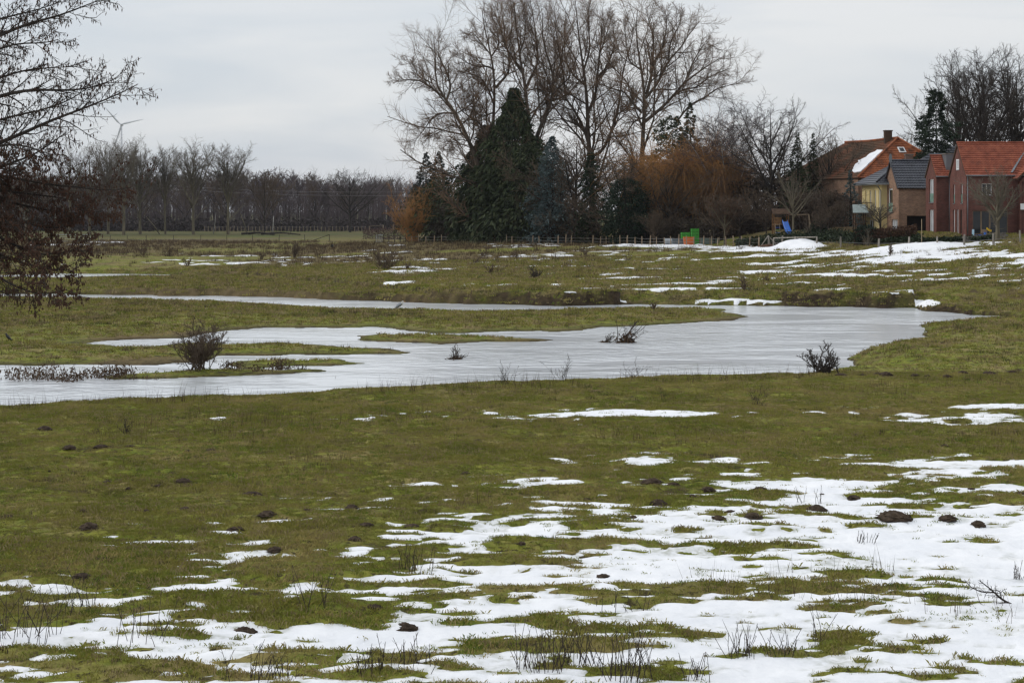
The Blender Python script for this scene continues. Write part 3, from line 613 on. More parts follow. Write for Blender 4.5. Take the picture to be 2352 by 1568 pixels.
ever(1832, 306, 542, 213, name='cypress_tree', prof='cone', n=6000, nb=200, ln=.48, wd=.18, label='slim dark cypress behind the swing, left one of two spires', seed=21, squash=(.17, .16), lump=.4, droop=.3, rise=.6, **K1)
ever(1868, 308, 542, 215, name='cypress_tree', prof='cone', n=5000, nb=160, ln=.48, wd=.18, label='thin dark cypress behind the swing, right one of two spires', seed=22, squash=(.12, .12), lump=.4, droop=.3, rise=.6, **K1)
ever(1953, 392, 540, 194, name='blue_spruce_tree', prof='cone', n=2600, nb=120, ln=.45, wd=.16, mat=M['blue_spruce'], bark=M['dark_bark'], label='small blue-grey spruce left of the yellow house', group=gE, seed=23, tiers=10, squash=(.24, .22), droop=.3, lump=.35)
def pine_prof(q): return (.45+.55*np.abs(np.sin(q*11)))*np.clip(1.25-q, 0, 1)
ever(2150, 213, 540, 206, name='pine_tree', prof=pine_prof, n=12000, nb=110, ln=.5, wd=.2, mat=M['pine'], bark=M['dark_bark'], label='green pine in loose layers behind the dark-roofed brick house', group=gE, seed=24, squash=(.26, .22), lump=.4, z0=.28, droop=.05, rise=.15)
ever(1880, 506, 548, 190, name='laurel_bush', prof='dome', n=2200, nb=90, ln=.26, wd=.14, mat=M['yew'], bark=M['dark_bark'], label='low dark green laurel bush right of the swing', cat='bush', seed=25, squash=(.5, .5), z0=0., droop=.2)

# weeping willow and the orange shrub
def willow(x, D, ytop, wpx, n, seed, label, name, hang=.8, mat='willow_twig'):
    rng = np.random.default_rng(seed); D = behind(x, D); bx, by, bz = gD(x, D); h = H-(ytop-YH)/F*D-bz; rw = wpx/F*D
    rt = generic_roots(rng, h*.9, h*.22, .38, 9, 52, .0, P=10); 
    sc = rw/(h*.62); rt[0][..., 0] *= sc; rt[0][..., 1] *= min(sc, .8)
    g2 = spawn(rng, rt[0], rt[1], 12, .25, 1, 45, 15, .36, .4, 5, .12, .03, .5, .03); 
    # strands leave the tips, arch and hang
    tips = np.concatenate([g2[0][:, -1], g2[0][:, 3], g2[0][:, 2], g2[0][:, 1]]); tips = tips[rng.random(len(tips)) < .45]; k = rng.integers(0, len(tips), n); p = tips[k]+rng.normal(size=(n, 3))*.15
    d = norm(np.stack([p[:, 0]*.25/rw*3+rng.normal(size=n)*.5, p[:, 1]*.25+rng.normal(size=n)*.5, .35+.4*rng.random(n)], 1))
    Ls = (.3+.85*rng.random(n))*hang*np.clip(p[:, 2], 1.2, h*.9); K = 6; gv = np.stack([np.zeros(n), np.zeros(n), -(.12+.6*rng.random(n)**1.3)], 1); C = np.zeros((n, K, 3)); C[:, 0] = p
    for i in range(1, K):
        d = norm(d+gv+rng.normal(size=(n, 3))*.15); C[:, i] = C[:, i-1]+d*(Ls/(K-1))[:, None]
    C[..., 2] = np.maximum(C[..., 2], .2); R = np.tile(np.linspace(.020, .010, K), (n, 1))
    t = empty(name, (bx, by, bz), label, 'tree')
    v, f = tubes([(*rt, 7), (*g2, 4)]); mesh_np('trunk', v, f, M['grey_bark'], t, smooth=True)
    up_ = spawn(rng, g2[0], g2[1], 14, .2, 1, 42, 18, .6, .3, 3, .15, .03, .7, .014)
    v, f = tubes([(C, R, -3), (*up_, -3)]); mesh_np('crown', v, f, M[mat], t)
    return t
willow(1594, 226, 330, 116, 3800, 31, 'large weeping willow with orange hanging twigs behind the fence', 'willow_tree')
willow(1500, 230, 352, 78, 2000, 32, 'smaller orange-brown willow leaning on the left of the large one', 'willow_tree', .8)
willow(1672, 222, 360, 76, 2000, 34, 'rusty brown willow fading into shrubs on the right of the large one', 'willow_tree', .8, 'rust_twig')
def fountain(x, D, ytop, wpx, seed, label, name, mat, stems=26, n=(10, 6, 4), spread=38, cat='bush', r0=.06, group=None, up=.05, rm=.010, bark=None):
    """a shrub of many stems from one foot"""
    D = behind(x, D)
    rng = np.random.default_rng(seed); bx, by, bz = gD(x, D); h = H-(ytop-YH)/F*D-bz
    return shrub_at((bx, by, bz), h, wpx/F*D, rng, label, name, mat, stems, n, spread, cat, r0, group, up, rm, bark)
def shrub_at(loc, h, rw, rng, label, name, mat, stems=12, n=(8, 5, 3), spread=40, cat='bush', r0=.03, group=None, up=.05, rm=.006, bark=None, foot=.14):
    limbs = []
    for i in range(stems):
        az = i*2.4+rng.random(); a = math.radians(spread*math.sqrt((i+.5)/stems)+rng.normal()*4); d = np.array([math.sin(a)*math.cos(az), math.sin(a)*math.sin(az), math.cos(a)]); p = np.array([rng.normal()*foot*rw, rng.normal()*foot*rw, -.05]); pts = [p]
        L = h*(.45+.65*rng.random())
        for k in range(6): d = d+rng.normal(size=3)*.1+np.array([0, 0, up]); d /= np.linalg.norm(d); p = p+d*L/6; pts.append(p)
        limbs.append((pts, r0, r0*.2))
    rt = roots_from(limbs, 8); sx = rw/max(np.abs(rt[0][..., 0]).max(), .01); rt[0][..., 0] *= sx*.85; rt[0][..., 1] *= sx*.85; rt[0][..., 2] *= .92*h/rt[0][..., 2].max()
    g = grow(rng, rt, [lev(n[0], .2, 1, 38, .34, 4, .12, .05, .6, rm*1.5, .4), lev(n[1]+1, .15, 1, 38, .45, 3, .14, .04, .7, rm, .35, sides=-3)]+([lev(n[2]+1, .1, 1, 38, .5, 2, .14, .03, .8, rm*.8, .3, sides=-3)] if len(n) > 2 and n[2] else []), 4)
    return woody(name, g, 1, M[bark or mat], M[mat], loc, label, cat, group, shift=False, trunk_name='stems', crown_name='twigs')
fountain(948, 200, 428, 66, 33, 'orange-brown twiggy willow shrub at the left end of the garden belt', 'willow_shrub', 'willow_twig', 30, (11, 6, 4), 52, r0=.07, rm=.014)

# bare trees of the middle ground, built once per kind and copied
def tree_proto(seed, h, th, r0, nl, spread, up, levels, bark, twig, name, lead=.9, sx=1.0):
    rng = np.random.default_rng(seed); rt = generic_roots(rng, h, th, r0, nl, spread, up, lead=lead)
    rt[0][..., :2] *= sx
    g = grow(rng, rt, levels, 6)
    for P, R, S in g: pass
    zmax = max(P[..., 2].max() for P, _, _ in g); k = h/zmax
    g = [(P*np.array([1, 1, k]), R, S) for P, R, S in g]
    t = empty(name, (0, 0, 0), 'x', 'tree'); v, f = tubes(g[:1]); mesh_np('trunk', v, f, M[bark], t, smooth=True); v, f = tubes(g[1:]); mesh_np('crown', v, f, M[twig], t)
    t['_h'] = h
    return t
protos_used = set()
def place(proto, loc, h, rz, label, group=None, sxy=None):
    if proto.name not in protos_used: protos_used.add(proto.name); o = proto
    else: o = copy_tree(proto)
    k = h/proto['_h']; o.location = loc; o.rotation_euler = (0, 0, rz); o.scale = ((sxy or k), (sxy or k), k); tag(o, label); 
    if group: o['group'] = group
    return o
def pl(proto, x, D, ytop, rz, label, group=None, wide=1.0):
    D = behind(x, D); b = gD(x, D); h = H-(ytop-YH)/F*D-b[2]; o = place(proto, b, h, rz, label, group, wide*h/proto['_h']); return o
LV = lambda a, b, c, rm, up=.06, ang=40: [lev(a+2, .15, 1, ang, .36, 5, .11, up, .55, rm*2.0, .4, sides=4), lev(b+2, .12, 1, ang, .42, 3, .13, up, .6, rm*1.3, .35, sides=-3), lev(c+3, .12, 1, ang, .50, 2, .14, 0, .8, rm, .3, sides=-3)]
row1 = tree_proto(101, 25, 7.5, .42, 11, 34, .03, LV(10, 7, 5, .017), 'grey_bark', 'grey_twig', 'ash_tree')
row2 = tree_proto(102, 25, 8.5, .40, 12, 30, .05, LV(10, 7, 5, .017), 'grey_bark', 'grey_twig', 'ash_tree')
row3 = tree_proto(103, 22, 5.0, .34, 12, 40, .02, LV(10, 6, 4, .013), 'grey_bark', 'brown_twig', 'maple_tree')
vase = tree_proto(104, 24, 5.0, .42, 16, 30, .015, LV(10, 7, 4, .019, .05, 40), 'dark_bark', 'dark_twig', 'lime_tree')
birch = tree_proto(105, 18, 3, .16, 14, 32, .02, LV(10, 6, 4, .011, -.03), 'birch_bark', 'purple_twig', 'birch_tree', lead=1.0)
garden = tree_proto(106, 12, 2.5, .20, 11, 42, .03, LV(8, 5, 4, .014), 'dark_bark', 'brown_twig', 'fruit_tree')
round_t = tree_proto(107, 18, 4, .3, 11, 44, .03, LV(10, 6, 4, .013), 'dark_bark', 'dark_twig', 'oak_tree')
wood1 = tree_proto(108, 18, 6, .16, 8, 30, .04, LV(8, 6, 4, .030), 'dark_bark', 'purple_twig', 'alder_tree')
wood2 = tree_proto(109, 18, 4, .15, 9, 28, .05, LV(8, 6, 4, .030), 'dark_bark', 'purple_twig', 'alder_tree')
wood3 = tree_proto(110, 17, 3, .18, 9, 38, .03, LV(8, 6, 4, .030), 'dark_bark', 'brown_twig', 'alder_tree')
gR = 'bare trees in the row before the far wood'
for i, (p, x, D, yt, rz, wd, lab) in enumerate([
        (row1, 444, 420, 304, .3, 1.0, 'bare ash with a thick mossy trunk, second from the right in the far row'), (row2, 524, 425, 316, 1.1, 1.1, 'bare ash with a broad fan crown, rightmost large tree of the far row'),
        (row2, 380, 430, 320, 2.2, .8, 'slim bare ash left of the thick-trunked one in the far row'), (row1, 284, 415, 300, 3.0, .9, 'bare ash standing under the wind turbine rotor'), (row1, 322, 428, 298, 4.1, .9, 'bare ash just right of the wind turbine in the far row'),
        (row2, 248, 432, 306, 5.2, .9, 'bare ash just left of the wind turbine in the far row'), (row3, 205, 425, 322, .7, 1.0, 'bushy bare maple at the left end of the far row'), (row3, 160, 420, 312, 2.9, .8, 'bare maple half hidden behind the alder branches in the far row'),
        (row3, 60, 430, 350, 1.9, 1.2, 'bare maple showing through the alder branches at the left edge')]):
    pl(p, x, D, yt, rz, lab, gR, wd)
pl(round_t, 804, 470, 376, .4, 'round-crowned bare oak standing above the far wood', None, 1.15)
pl(wood3, 607, 428, 384, .4, 'dark ivy-hung tree at the right end of the far row', None, .8)
# right-hand limes behind the big red house
for x, D, yt, rz, lab in [(2205, 222, 112, 3.9, 'bare lime tree above the green pine, leftmost of the three tall ones'), (2262, 214, 96, 2.0, 'bare lime tree behind the ridge of the large red house, middle one'), (2338, 218, 94, 3.6, 'bare lime tree at the right edge behind the large red house')]:
    pl(vase, x, D, yt, rz, lab, 'tall bare limes behind the red houses', .66 if x < 2240 else .88)
pl(garden, 2104, 226, 272, 1.0, 'pale bare tree peeping out left of the green pine', None, .8)
pl(birch, 1682, 222, 185, .3, 'slim birch with drooping twigs right of the tall poplars', 'birches right of the poplars'); pl(birch, 1648, 226, 210, 2.1, 'birch close behind the willow crown, left of the slim birch', 'birches right of the poplars')
pl(round_t, 1772, 214, 206, 1.3, 'dark round-crowned bare tree right of the birches', None, .9)
pl(garden, 1900, 215, 278, .2, 'pale bare tree behind the thin cypress spires', None, .9); pl(round_t, 1945, 220, 300, 3.3, 'bare tree at the left gable of the old farmhouse', None, .9)
gG = 'bare garden trees and shrubs behind the fence'
k = 0
for x, D, yt, rz, wd, lab in [(1290, 224, 330, 1., 1.2, 'bare grey tree right of the blue spruce'), (1330, 214, 430, 2., 1.3, 'twiggy grey tree before the ivy-clad poplar foot'), (1395, 212, 420, 3., 1.4, 'brown twiggy tree left of the oval yew'), (1050, 238, 440, 4., 1.2, 'brown twiggy tree right of the orange shrub'),
        (1640, 204, 430, 5., 1.2, 'brown-leaved small tree in front of the willow'), (1700, 205, 440, 1.4, 1.3, 'reddish brown small tree right of the willow'), (1740, 207, 420, 2.2, 1.3, 'dark twiggy tree left of the swing frame'), (1760, 200, 470, .2, 1.3, 'low twiggy tree behind the climbing tower'),
        (1850, 205, 430, .9, 1.4, 'dense brown tree behind the slim cypresses'), (1905, 196, 415, 2.7, 1.4, 'dense brown tree right of the slim cypresses'), (1930, 190, 450, 3.9, 1.3, 'brown shrubby tree left of the small blue spruce'), (1885, 188, 470, 4.6, 1.3, 'low brown tree behind the dark laurel'),
        (1540, 222, 360, 2.4, 1.4, 'dark brown tree behind the left flank of the willow'), (1600, 228, 300, .6, 1.2, 'dark brown tree between the rightmost poplar and the willow'), (1510, 203, 470, 3.1, 1.2, 'grey twiggy tree before the left willow'), (1200, 212, 470, 5.5, 1.2, 'brown twiggy tree at the foot of the tall cypress'), (1450, 226, 330, 1.9, 1.5, 'bare brown tree left behind the smaller willow'),
        (1320, 232, 280, .8, 1.2, 'slender bare tree between the two tallest poplars'), (1240, 226, 420, 4.2, 1.4, 'brown twiggy tree left behind the blue spruce')]:
    pl(garden, x, D, yt, rz, lab, gG, wd)

# ------------------------------------------------------------------ the far wood
rw = np.random.default_rng(77)
gW = 'slender bare trees of the far wood'
xs = np.linspace(-60, 985, 64)
for i, x in enumerate(xs):
    x = x+rw.uniform(-7, 7); D = rw.uniform(500, 560) if i % 2 else rw.uniform(560, 640)
    yt = np.interp(x, [-60, 300, 560, 640, 700, 760, 840, 900, 985], [392, 395, 384, 382, 392, 402, 408, 402, 412])+rw.uniform(-8, 16)
    pl((wood1, wood2, wood3)[i % 3], x, D, yt, rw.random()*6.28, 'slender bare tree standing in the dark far wood beyond the pasture', gW, rw.uniform(.85, 1.25))
def wood_mass():
    """thin stems and brushwood that fill the wood: nobody could count them"""
    n = 2200; D = rw.uniform(505, 690, n); x = rw.uniform(-120, 1040, n); X = (x-CX)/F*D; Z = sample(GZ, X, D); h = rw.uniform(9, 17, n)
    P = np.stack([np.stack([X, D, Z-.2], 1), np.stack([X+rw.normal(size=n)*.3, D, Z+h*.5], 1), np.stack([X+rw.normal(size=n)*.7, D+rw.normal(size=n)*.4, Z+h], 1)], 1)
    R = np.stack([np.full(n, .11), np.full(n, .08), np.full(n, .03)], 1)*(.6+.8*rw.random(n))[:, None]
    k = rw.permutation(n)
    tw = spawn(rw, P[k], R[k], 12, .25, 1, 34, 10, .32, .3, 2, .1, .08, .6, .035)
    m = 2600; D2 = rw.uniform(500, 560, m); x2 = rw.uniform(-120, 1040, m); X2 = (x2-CX)/F*D2; Z2 = sample(GZ, X2, D2); h2 = rw.uniform(1.2, 4.2, m)
    P2 = np.stack([np.stack([X2, D2, Z2-.1], 1), np.stack([X2+rw.normal(size=m)*.5, D2, Z2+h2*.6], 1), np.stack([X2+rw.normal(size=m)*1., D2, Z2+h2], 1)], 1); R2 = np.tile([.09, .07, .03], (m, 1))
    v, f = tubes([(P, R, -3), (*tw, -3), (P2, R2, -3)])
    o = mesh_np('woodland', v, f, M['purple_twig']); tag(o, 'purple-brown brushwood and thin stems filling the far wood', 'wood', kind='stuff')
wood_mass()
# dark undergrowth along the foot of the wood
def leafy_bank(name, label, pts, n, h, dep, ln, wd, mat, seed, cat='hedge', taper=0.0, top=None):
    """a hedge: leaves through a long box with an uneven top; pts (x, D) along its line"""
    rng = np.random.default_rng(seed); pts = np.array(pts, float); s = rng.random(n); k = np.linspace(0, 1, len(pts)); x = np.interp(s, k, pts[:, 0]); D = np.interp(s, k, pts[:, 1])+rng.uniform(-dep/2, dep/2, n)
    X = (x-CX)/F*D; Z = sample(GZ, X, D); hh = h*(.75+.5*fbm(X*.5, D*.5, 3, seed)); t = 1-(1-rng.random(n))**1.4
    pos = np.stack([X, D, Z+hh*t], 1); b = np.array([X.mean(), D.mean(), Z.mean()])
    v, f = sprays(rng, pos, np.stack([rng.normal(size=n)*.5, -.6+rng.normal(size=n)*.5, .2+rng.normal(size=n)*.3], 1), ln, wd, .2)
    t_ = empty(name, b, label, cat); tag(mesh_np('foliage', v-b, f, mat, t_), kind='stuff')
    m = max(40, n//60); s = rng.random(m); x = np.interp(s, k, pts[:, 0]); D = np.interp(s, k, pts[:, 1])+rng.uniform(-dep/3, dep/3, m); X = (x-CX)/F*D; Z = sample(GZ, X, D)
    P = np.stack([np.stack([X, D, Z-.1], 1), np.stack([X+rng.normal(size=m)*.1, D, Z+h*.45], 1), np.stack([X+rng.normal(size=m)*.2, D+rng.normal(size=m)*.1, Z+h*.9], 1)], 1)
    v, f = tubes([(P, np.tile([.03, .022, .01], (m, 1))*max(1, h/2), 4)]); tag(mesh_np('stems', v-b, f, M['dark_twig'], t_), kind='stuff')
    return t_
M['dark_brush'] = mat_noise('dark_brush', [(.028, .023, .022), (.056, .045, .042)], scale=.3)
leafy_bank('undergrowth', 'dark bramble belt along the foot of the far wood', [(-100, 500), (400, 498), (960, 494)], 6000, 3.4, 9, 1.2, .35, M['dark_brush'], 5, 'hedge')
M['red_brush'] = mat_noise('red_brush', [(.060, .036, .034), (.10, .062, .055)], scale=.4)
leafy_bank('red_thicket', 'reddish low thicket behind the metal gate near the orange shrub', [(835, 325), (960, 300)], 1500, 2.0, 8, .5, .10, M['red_brush'], 6, 'bush')
# garden belt fillers: low hedges added behind the fence to block light below
leafy_bank('hedge', 'dark brown filler hedge under the cypresses behind the fence posts', [(990, 270), (1120, 254), (1300, 238)], 7000, 3.0, 5, .6, .16, mat_noise('hedge_brown', [(.022, .018, .012), (.050, .040, .024)], scale=.8), 7)
leafy_bank('hedge', 'brown twiggy filler hedge under the willow and the oval yew', [(1300, 238), (1500, 223), (1640, 212)], 6000, 2.8, 5, .5, .10, mat_noise('hedge_twig', [(.030, .023, .017), (.062, .047, .032)], scale=.8), 8)
leafy_bank('thicket', 'tall dark thicket closing the view behind the willows', [(1420, 234), (1600, 228), (1800, 214)], 7000, 6.5, 6, .9, .22, mat_noise('thicket_dark', [(.028, .021, .016), (.055, .041, .029)], scale=.5), 14, 'bush')
leafy_bank('hedge', 'dark brown filler hedge between the willow and the climbing tower', [(1640, 213), (1720, 207), (1790, 203)], 4200, 2.3, 3, .42, .10, mat_noise('hedge_dark', [(.030, .021, .017), (.060, .042, .032)], scale=.8), 9)
leafy_bank('hedge', 'tall brown thicket left of the yellow house', [(1815, 208), (1880, 202), (1945, 193)], 5200, 4.4, 5, .5, .09, mat_noise('hedge_thick', [(.034, .024, .019), (.070, .050, .036)], scale=.7), 10)
leafy_bank('beech_hedge', 'clipped brown beech hedge in front of the brick house with the dark roof', [(1962, 176), (2030, 174.5), (2105, 173.5)], 7000, 1.5, 1.0, .16, .09, M['beech_leaf'], 11)
leafy_bank('ivy_bank', 'dark green ivy bank below the gardens along the right-hand fence', [(1690, 199), (1800, 193.5), (1900, 186), (2000, 176), (2120, 171)], 9000, .75, 3.6, .24, .15, M['ivy'], 12)
leafy_bank('ivy_bank', 'dark green ivy strip at the foot of the red houses', [(2120, 170.5), (2200, 167.5), (2290, 165.5)], 3200, .55, 1.2, .2, .12, M['ivy'], 13)
fountain(1992, 173, 522, 18, 41, 'rounded dark evergreen shrub with a grey bare sapling before it', 'grey_sapling', 'grey_twig', 9, (6, 4), 50, r0=.03)
ever(1990, 519, 560, 175.5, name='laurel_bush', prof='dome', n=2600, ln=.24, wd=.12, mat=M['yew'], bark=M['dark_bark'], label='rounded dark evergreen bush before the brown beech hedge', cat='bush', seed=26, squash=(.62, .5), z0=0., droop=.2)
# trees standing free in the gardens
twg = lambda a, b, c, rm, up=.06: [lev(a, .25, 1, 34, .36, 5, .09, up, .55, rm*2, .45, sides=4), lev(b, .2, 1, 34, .42, 3, .1, up, .6, rm*1.2, .4, sides=-3), lev(c+2, .15, 1, 34, .45, 2, .12, up, .7, rm, .35, sides=-3)]
fan = tree_proto(111, 8.5, 2.2, .17, 13, 48, .03, twg(8, 5, 3, .009), 'grey_bark', 'grey_twig', 'cherry_tree', lead=.8)
pl(fan, 1822, 194.5, 388, .4, 'pale bare tree with a fan of straight branches beside the blue slide', None, 1.0)
apple = tree_proto(112, 4.5, 1.2, .12, 9, 60, .03, LV(8, 5, 3, .010), 'dark_bark', 'grey_twig', 'apple_tree', lead=.75)
pl(apple, 2022, 181, 455, 1.4, 'gnarled small bare tree before the yellow house', None, 1.2)
pl(apple, 1262, 206, 478, 3.4, 'pale bare sapling in front of the blue spruce', None, 1.1)
pl(apple, 1013, 258, 492, 2.2, 'pale bare sapling between the orange shrub and the cypresses', None, .8)
beech = tree_proto(113, 6.5, 1.9, .13, 11, 50, .04, LV(8, 5, 3, .010), 'grey_bark', 'brown_twig', 'beech_tree', lead=.85)
def leaves_on(t, n, size, mat, seed, name='dead_leaves'):
    rng = np.random.default_rng(seed); c = [q for q in t.children if q.name.startswith('crown')][0]; co = np.empty(len(c.data.vertices)*3, np.float32); c.data.vertices.foreach_get('co', co); co = co.reshape(-1, 3)
    p = co[rng.integers(0, len(co), n)]; v, f = sprays(rng, p, rng.normal(size=(n, 3)), size, size*.6, .5); return mesh_np(name, v, f, mat, t)
o = pl(beech, 1664, 199, 440, .8, 'small tree with clinging reddish-brown leaves right of the willow', None, 1.15); leaves_on(o, 1500, .16, M['beech_leaf'], 3)
fountain(1862, 190, 500, 20, 42, 'pale upright pruned shrub behind the rail beside the slide', 'pruned_shrub', 'grey_twig', 12, (6, 3), 28, r0=.035)
fountain(1502, 201, 478, 16, 43, 'small weeping tree with brown drooping twigs behind the fence', 'weeping_sapling', 'brown_twig', 8, (8, 5), 30, r0=.03, up=-.16)
seedtree = tree_proto(114, 12.5, 3.0, .40, 12, 55, .05, LV(9, 6, 3, .016), 'grey_bark', 'grey_twig', 'walnut_tree', lead=.85)
o = pl(seedtree, 2291, 162.5, 372, 2.4, 'bare tree dotted with dark dead leaves in front of the large red house', None, .98); leaves_on(o, 420, .13, M['cone_brown'], 4, 'dead_leaves')
b0 = gD(2117, 168)
MB().tube([b0, (b0[0], b0[1], b0[2]+2.6)], .035, 6).build('stake', mat_plain('stake_wood', (.28, .21, .13)), None, loc=b0); tag(bpy.data.objects['stake'], 'thin wooden stake of a young tree before the carport', 'stake')

# ------------------------------------------------------------------ houses
def brick_mat(name, c1, c2, mortar, sc=1.0):
    m = bpy.data.materials.new(name); m.use_nodes = True; t = m.node_tree; n = t.nodes; l = t.links; b = n['Principled BSDF']; b.inputs['Roughness'].default_value = .9; b.inputs['Specular IOR Level'].default_value = .15
    g = n.new('ShaderNodeNewGeometry'); s = n.new('ShaderNodeSeparateXYZ'); l.new(g.outputs['Position'], s.inputs[0]); ad = n.new('ShaderNodeMath'); l.new(s.outputs[0], ad.inputs[0]); l.new(s.outputs[1], ad.inputs[1])
    cb = n.new('ShaderNodeCombineXYZ'); l.new(ad.outputs[0], cb.inputs[0]); l.new(s.outputs[2], cb.inputs[1])
    br = n.new('ShaderNodeTexBrick'); l.new(cb.outputs[0], br.inputs['Vector']); br.inputs['Color1'].default_value = (*c1, 1); br.inputs['Color2'].default_value = (*c2, 1); br.inputs['Mortar'].default_value = (*mortar, 1)
    br.inputs['Scale'].default_value = 1; br.inputs['Brick Width'].default_value = .25*sc; br.inputs['Row Height'].default_value = .083*sc; br.inputs['Mortar Size'].default_value = .008
    nz = n.new('ShaderNodeTexNoise'); nz.inputs['Scale'].default_value = 1.1; nz.inputs['Detail'].default_value = 6; l.new(g.outputs['Position'], nz.inputs['Vector'])
    r = n.new('ShaderNodeMapRange'); r.inputs[1].default_value = .3; r.inputs[2].default_value = .7; r.inputs[3].default_value = .78; r.inputs[4].default_value = 1.18; l.new(nz.outputs[0], r.inputs[0])
    mu = n.new('ShaderNodeVectorMath'); mu.operation = 'SCALE'; l.new(br.outputs['Color'], mu.inputs[0]); l.new(r.outputs[0], mu.inputs['Scale']); l.new(mu.outputs[0], b.inputs['Base Color'])
    bp = n.new('ShaderNodeBump'); bp.inputs['Strength'].default_value = .5; bp.inputs['Distance'].default_value = .01; l.new(br.outputs['Fac'], bp.inputs['Height']); bp.invert = True; l.new(bp.outputs[0], b.inputs['Normal'])
    return m
HM = dict(red=brick_mat('red_brick', (.150, .054, .041), (.098, .037, .030), (.13, .092, .078)), brown=brick_mat('brown_brick', (.27, .155, .095), (.165, .090, .058), (.27, .22, .18)),
          yellow=mat_plain('yellow_render', (.62, .50, .25), .9, .2, var=.06, scale=.8), orange=mat_noise('orange_tiles', [(.15, .044, .027), (.225, .064, .036), (.28, .092, .05)], scale=1.6, rough=.75, bump=.2),
          old=mat_noise('old_orange_tiles', [(.10, .045, .025), (.26, .085, .038), (.36, .13, .055)], scale=1.1, rough=.9), mossy=mat_noise('mossy_tiles', [(.050, .034, .021), (.095, .052, .030), (.17, .062, .032)], scale=.35, rough=.95, pos=[.3, .5, .72]),
          slate=mat_noise('dark_tiles', [(.016, .018, .026), (.034, .037, .050)], scale=1.2, rough=.35, spec=.5), white=mat_plain('white_frame', (.74, .74, .74), .5, .4, var=.04), zinc=mat_plain('zinc', (.15, .165, .18), .5, .5, .4, var=.12, scale=1.2),
          glass=mat_plain('dark_glass', (.020, .023, .027), .08, .3, var=.2), pale=mat_plain('curtained_glass', (.36, .38, .40), .12, .6, var=.2, scale=1.5), wood=mat_noise('weathered_wood', [(.14, .10, .065), (.27, .20, .135)], scale=3, stretch=(1, 1, .3)), dkwood=mat_noise('dark_wood', [(.045, .028, .018), (.09, .055, .035)], scale=3),
          dark=mat_plain('dark_recess', (.03, .026, .025), .9, .1), green=mat_plain('green_glass', (.16, .28, .24), .12, .6), stone=mat_noise('garden_stone', [(.10, .09, .08), (.22, .20, .17)], scale=2.5), orange_p=mat_plain('orange_plastic', (.55, .13, .025), .45, .4, var=.08), green_p=mat_plain('green_plastic', (.05, .30, .035), .5, .4, var=.15), blue=mat_plain('blue_plastic', (.03, .14, .50), .4, .5, var=.06), grey=mat_plain('grey_sheet', (.10, .12, .13), .6, .4), steel=mat_plain('galvanised_steel', (.32, .34, .36), .45, .5, .6))
